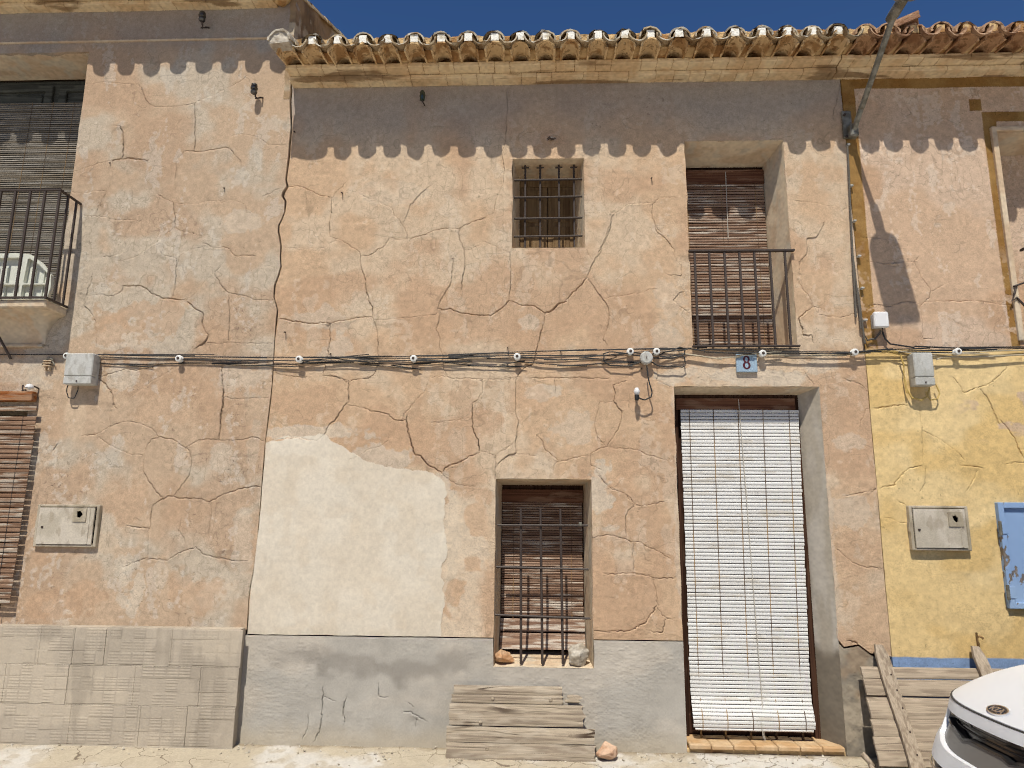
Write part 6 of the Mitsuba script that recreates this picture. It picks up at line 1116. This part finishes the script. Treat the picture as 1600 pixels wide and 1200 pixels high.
part(k, 'grille__frame', sheet(GRP.buffer(0.002).difference(GRP.buffer(-0.007)), fm(-0.014), sp=0.02, skirt=0.03, seed=7, bsp=0.006), 'mat_car_black', True)
ss = np.linspace(-0.44, 0.44, 45)
for z in (0.604, 0.620, 0.636): part(k, 'grille__bar', tube(carmap(ss * (0.98 if z < .63 else 1), np.full(45, z), np.full(45, -0.045)), 0.0035, 6), 'mat_car_dark')
part(k, 'lower_grille', sheet(sbox(-0.62, 0.393, 0.62, 0.428), fm(-0.03), sp=0.04, skirt=0.0, seed=8, bsp=0.03), 'mat_car_dark', True)
s2 = np.linspace(-0.62, 0.62, 60); part(k, 'trim_strip', tube(carmap(s2, np.full(60, 0.393), np.full(60, 0.002)), 0.0055, 8), 'mat_chrome', True)
part(k, 'lower_bumper', sheet(sbox(-0.62, 0.12, 0.62, 0.388), fm(-0.012), sp=0.05, skirt=0.03, seed=9, bsp=0.02), 'mat_car_greyplastic', True)
for h_ in (hl, hr): part(k, 'headlight', sheet(h_, fm(0.0), sp=0.04, skirt=0.03, seed=10, bsp=0.012), 'mat_lamp_lens', True); part(k, 'headlight__housing', sheet(h_, fm(-0.04), sp=0.06, skirt=0.0, seed=10, bsp=0.02), 'mat_car_black', True)
# bonnet, roof and glass
sg = np.linspace(-1.15, 1.15, 120); part(k, 'bonnet_gap', tube(carmap(sg, np.full(120, ZC + 0.001), np.full(120, -0.001)), 0.0042, 6), 'mat_car_dark', True)
top = np.array([carmap(np.array([s]), np.array([ZC]), np.array([-0.004]))[0] for s in np.linspace(S0, S1, 260)])
plan = Polygon(top[:, :2]).buffer(0)
def xedge(y):
    q = top[(top[:, 0] < CAR['nose'] + 1.2)]; i = np.argsort(q[:, 1]); return np.interp(y, q[i, 1], q[i, 0])
def hoodz(x, y):
    d = np.maximum(0, x - xedge(y)); v = np.abs(y - CAR['yc'])
    crease = 0.006 * np.exp(-((v - 0.50 - 0.03 * d) / 0.05) ** 2) * np.minimum(1, d * 4)
    return ZC + 0.005 + 0.115 * (1 - np.exp(-d / 0.25)) + 0.10 * d - 0.11 * (np.maximum(0, v - 0.58) / 0.29) ** 2 * np.minimum(1, d * 1.6) + crease
XW = CAR['nose'] + 1.02
hood = plan.buffer(-0.003).intersection(sbox(0, -5, XW + 0.02, 5))
part(k, 'bonnet', sheet(hood, lambda x, y, o: np.c_[x, y, hoodz(x, y) + o], sp=0.035, skirt=0.012, seed=11, bsp=0.012), 'mat_car_white', True)
rear = plan.buffer(-0.003).intersection(sbox(XW, -5, 9, 5))
part(k, 'body', sheet(rear, lambda x, y, o: np.c_[x, y, np.full(len(x), 0.735) + o], sp=0.08, skirt=0.02, seed=12, bsp=0.05), 'mat_car_white', True)
def cabin(levels):
    R = []
    for x0, x1, hw, z in levels:
        c = sbox(x0, CAR['yc'] - hw, x1, CAR['yc'] + hw).buffer(-0.14).buffer(0.14, 6); r = np.array([c.exterior.interpolate(t, True).coords[0] for t in np.linspace(0, 1, 48, endpoint=False)]); R.append(np.c_[r, np.full(48, z)])
    R = np.array(R); F = []; n = 48
    for i in range(len(R) - 1):
        for j in range(n): q = (j + 1) % n; F += [[i * n + j, i * n + q, (i + 1) * n + q], [i * n + j, (i + 1) * n + q, (i + 1) * n + j]]
    V = np.vstack([R.reshape(-1, 3), R[-1].mean(0)]); e = (len(R) - 1) * n; F += [[e + j, e + (j + 1) % n, len(V) - 1] for j in range(n)]
    return TM(V, F)
nx = CAR['nose']
part(k, 'cabin_glass', cabin([(nx + 0.98, nx + 3.92, 0.83, 0.73), (nx + 1.25, nx + 3.75, 0.76, 1.02), (nx + 1.62, nx + 3.55, 0.68, 1.24)]), 'mat_car_glass', 40)
part(k, 'roof', cabin([(nx + 1.60, nx + 3.57, 0.69, 1.235), (nx + 1.68, nx + 3.52, 0.66, 1.275), (nx + 1.95, nx + 3.3, 0.5, 1.305)]), 'mat_car_white', 40)
for xw in WX:
    for sd in (1, -1):
        y = CAR['yc'] + sd * (CAR['half'] - 0.01)
        w = part(k, 'wheel', moved(lathe([(0.19, -0.10), (0.30, -0.10), (0.315, -0.07), (0.315, 0.07), (0.30, 0.10), (0.19, 0.10), (0.19, -0.10)], 32, 'y'), xw, y - sd * 0.11, 0.175), 'mat_tyre', 40)
        part(k, w.split('__')[1] + '__rim', moved(lathe([(0, -0.02), (0.05, -0.06), (0.16, -0.075), (0.20, -0.06), (0.20, 0.06), (0, 0.06)], 20, 'y') if sd < 0 else rotm(lathe([(0, -0.02), (0.05, -0.06), (0.16, -0.075), (0.20, -0.06), (0.20, 0.06), (0, 0.06)], 20, 'y'), 180, [0, 0, 1]), xw, y - sd * 0.09, 0.175), 'mat_rim', 30)
part(k, 'underbody', cbox(nx + 0.25, nx + 3.9, CAR['yc'] - 0.62, CAR['yc'] + 0.62, 0.03, 0.45), 'mat_car_dark')
# the oval badge on the bonnet
ex, ey = 2.035, -1.84; n = np.array([-(hoodz(np.array([ex + .01]), np.array([ey])) - hoodz(np.array([ex - .01]), np.array([ey])))[0] / 0.02, 0, 1.0]); n /= np.linalg.norm(n)
u = np.array([0, -1.0, 0]); vv = np.cross(n, u); O = np.array([ex, ey, hoodz(np.array([ex]), np.array([ey]))[0]])
def onhood(P2, d0, d1):
    m = trimesh.creation.extrude_polygon(P2, d1 - d0, engine='earcut'); q = m.vertices; return TM(O + q[:, :1] * u + q[:, 1:2] * vv + (q[:, 2:] + d0) * n, m.faces)
ov = shapely.affinity.scale(shapely.Point(0, 0).buffer(1, 16), 0.066, 0.034)
part(k, 'badge', onhood(ov.difference(shapely.affinity.scale(ov, 0.9, 0.84)), -0.004, 0.007), 'mat_chrome'); part(k, 'badge', onhood(shapely.affinity.scale(ov, 0.9, 0.84), -0.004, 0.004), 'mat_car_black')
tx = meshkit.text_mesh('KIA', 0.030, 0.003, bold=True); b = tx.bounds; q = (tx.vertices - [(b[0, 0] + b[1, 0]) / 2, (b[0, 1] + b[1, 1]) / 2, 0]) * [1.25, 1, 1]
part(k, 'badge__lettering', TM(O + q[:, :1] * u + q[:, 1:2] * vv + (q[:, 2:] + 0.004) * n, tx.faces), 'mat_chrome')
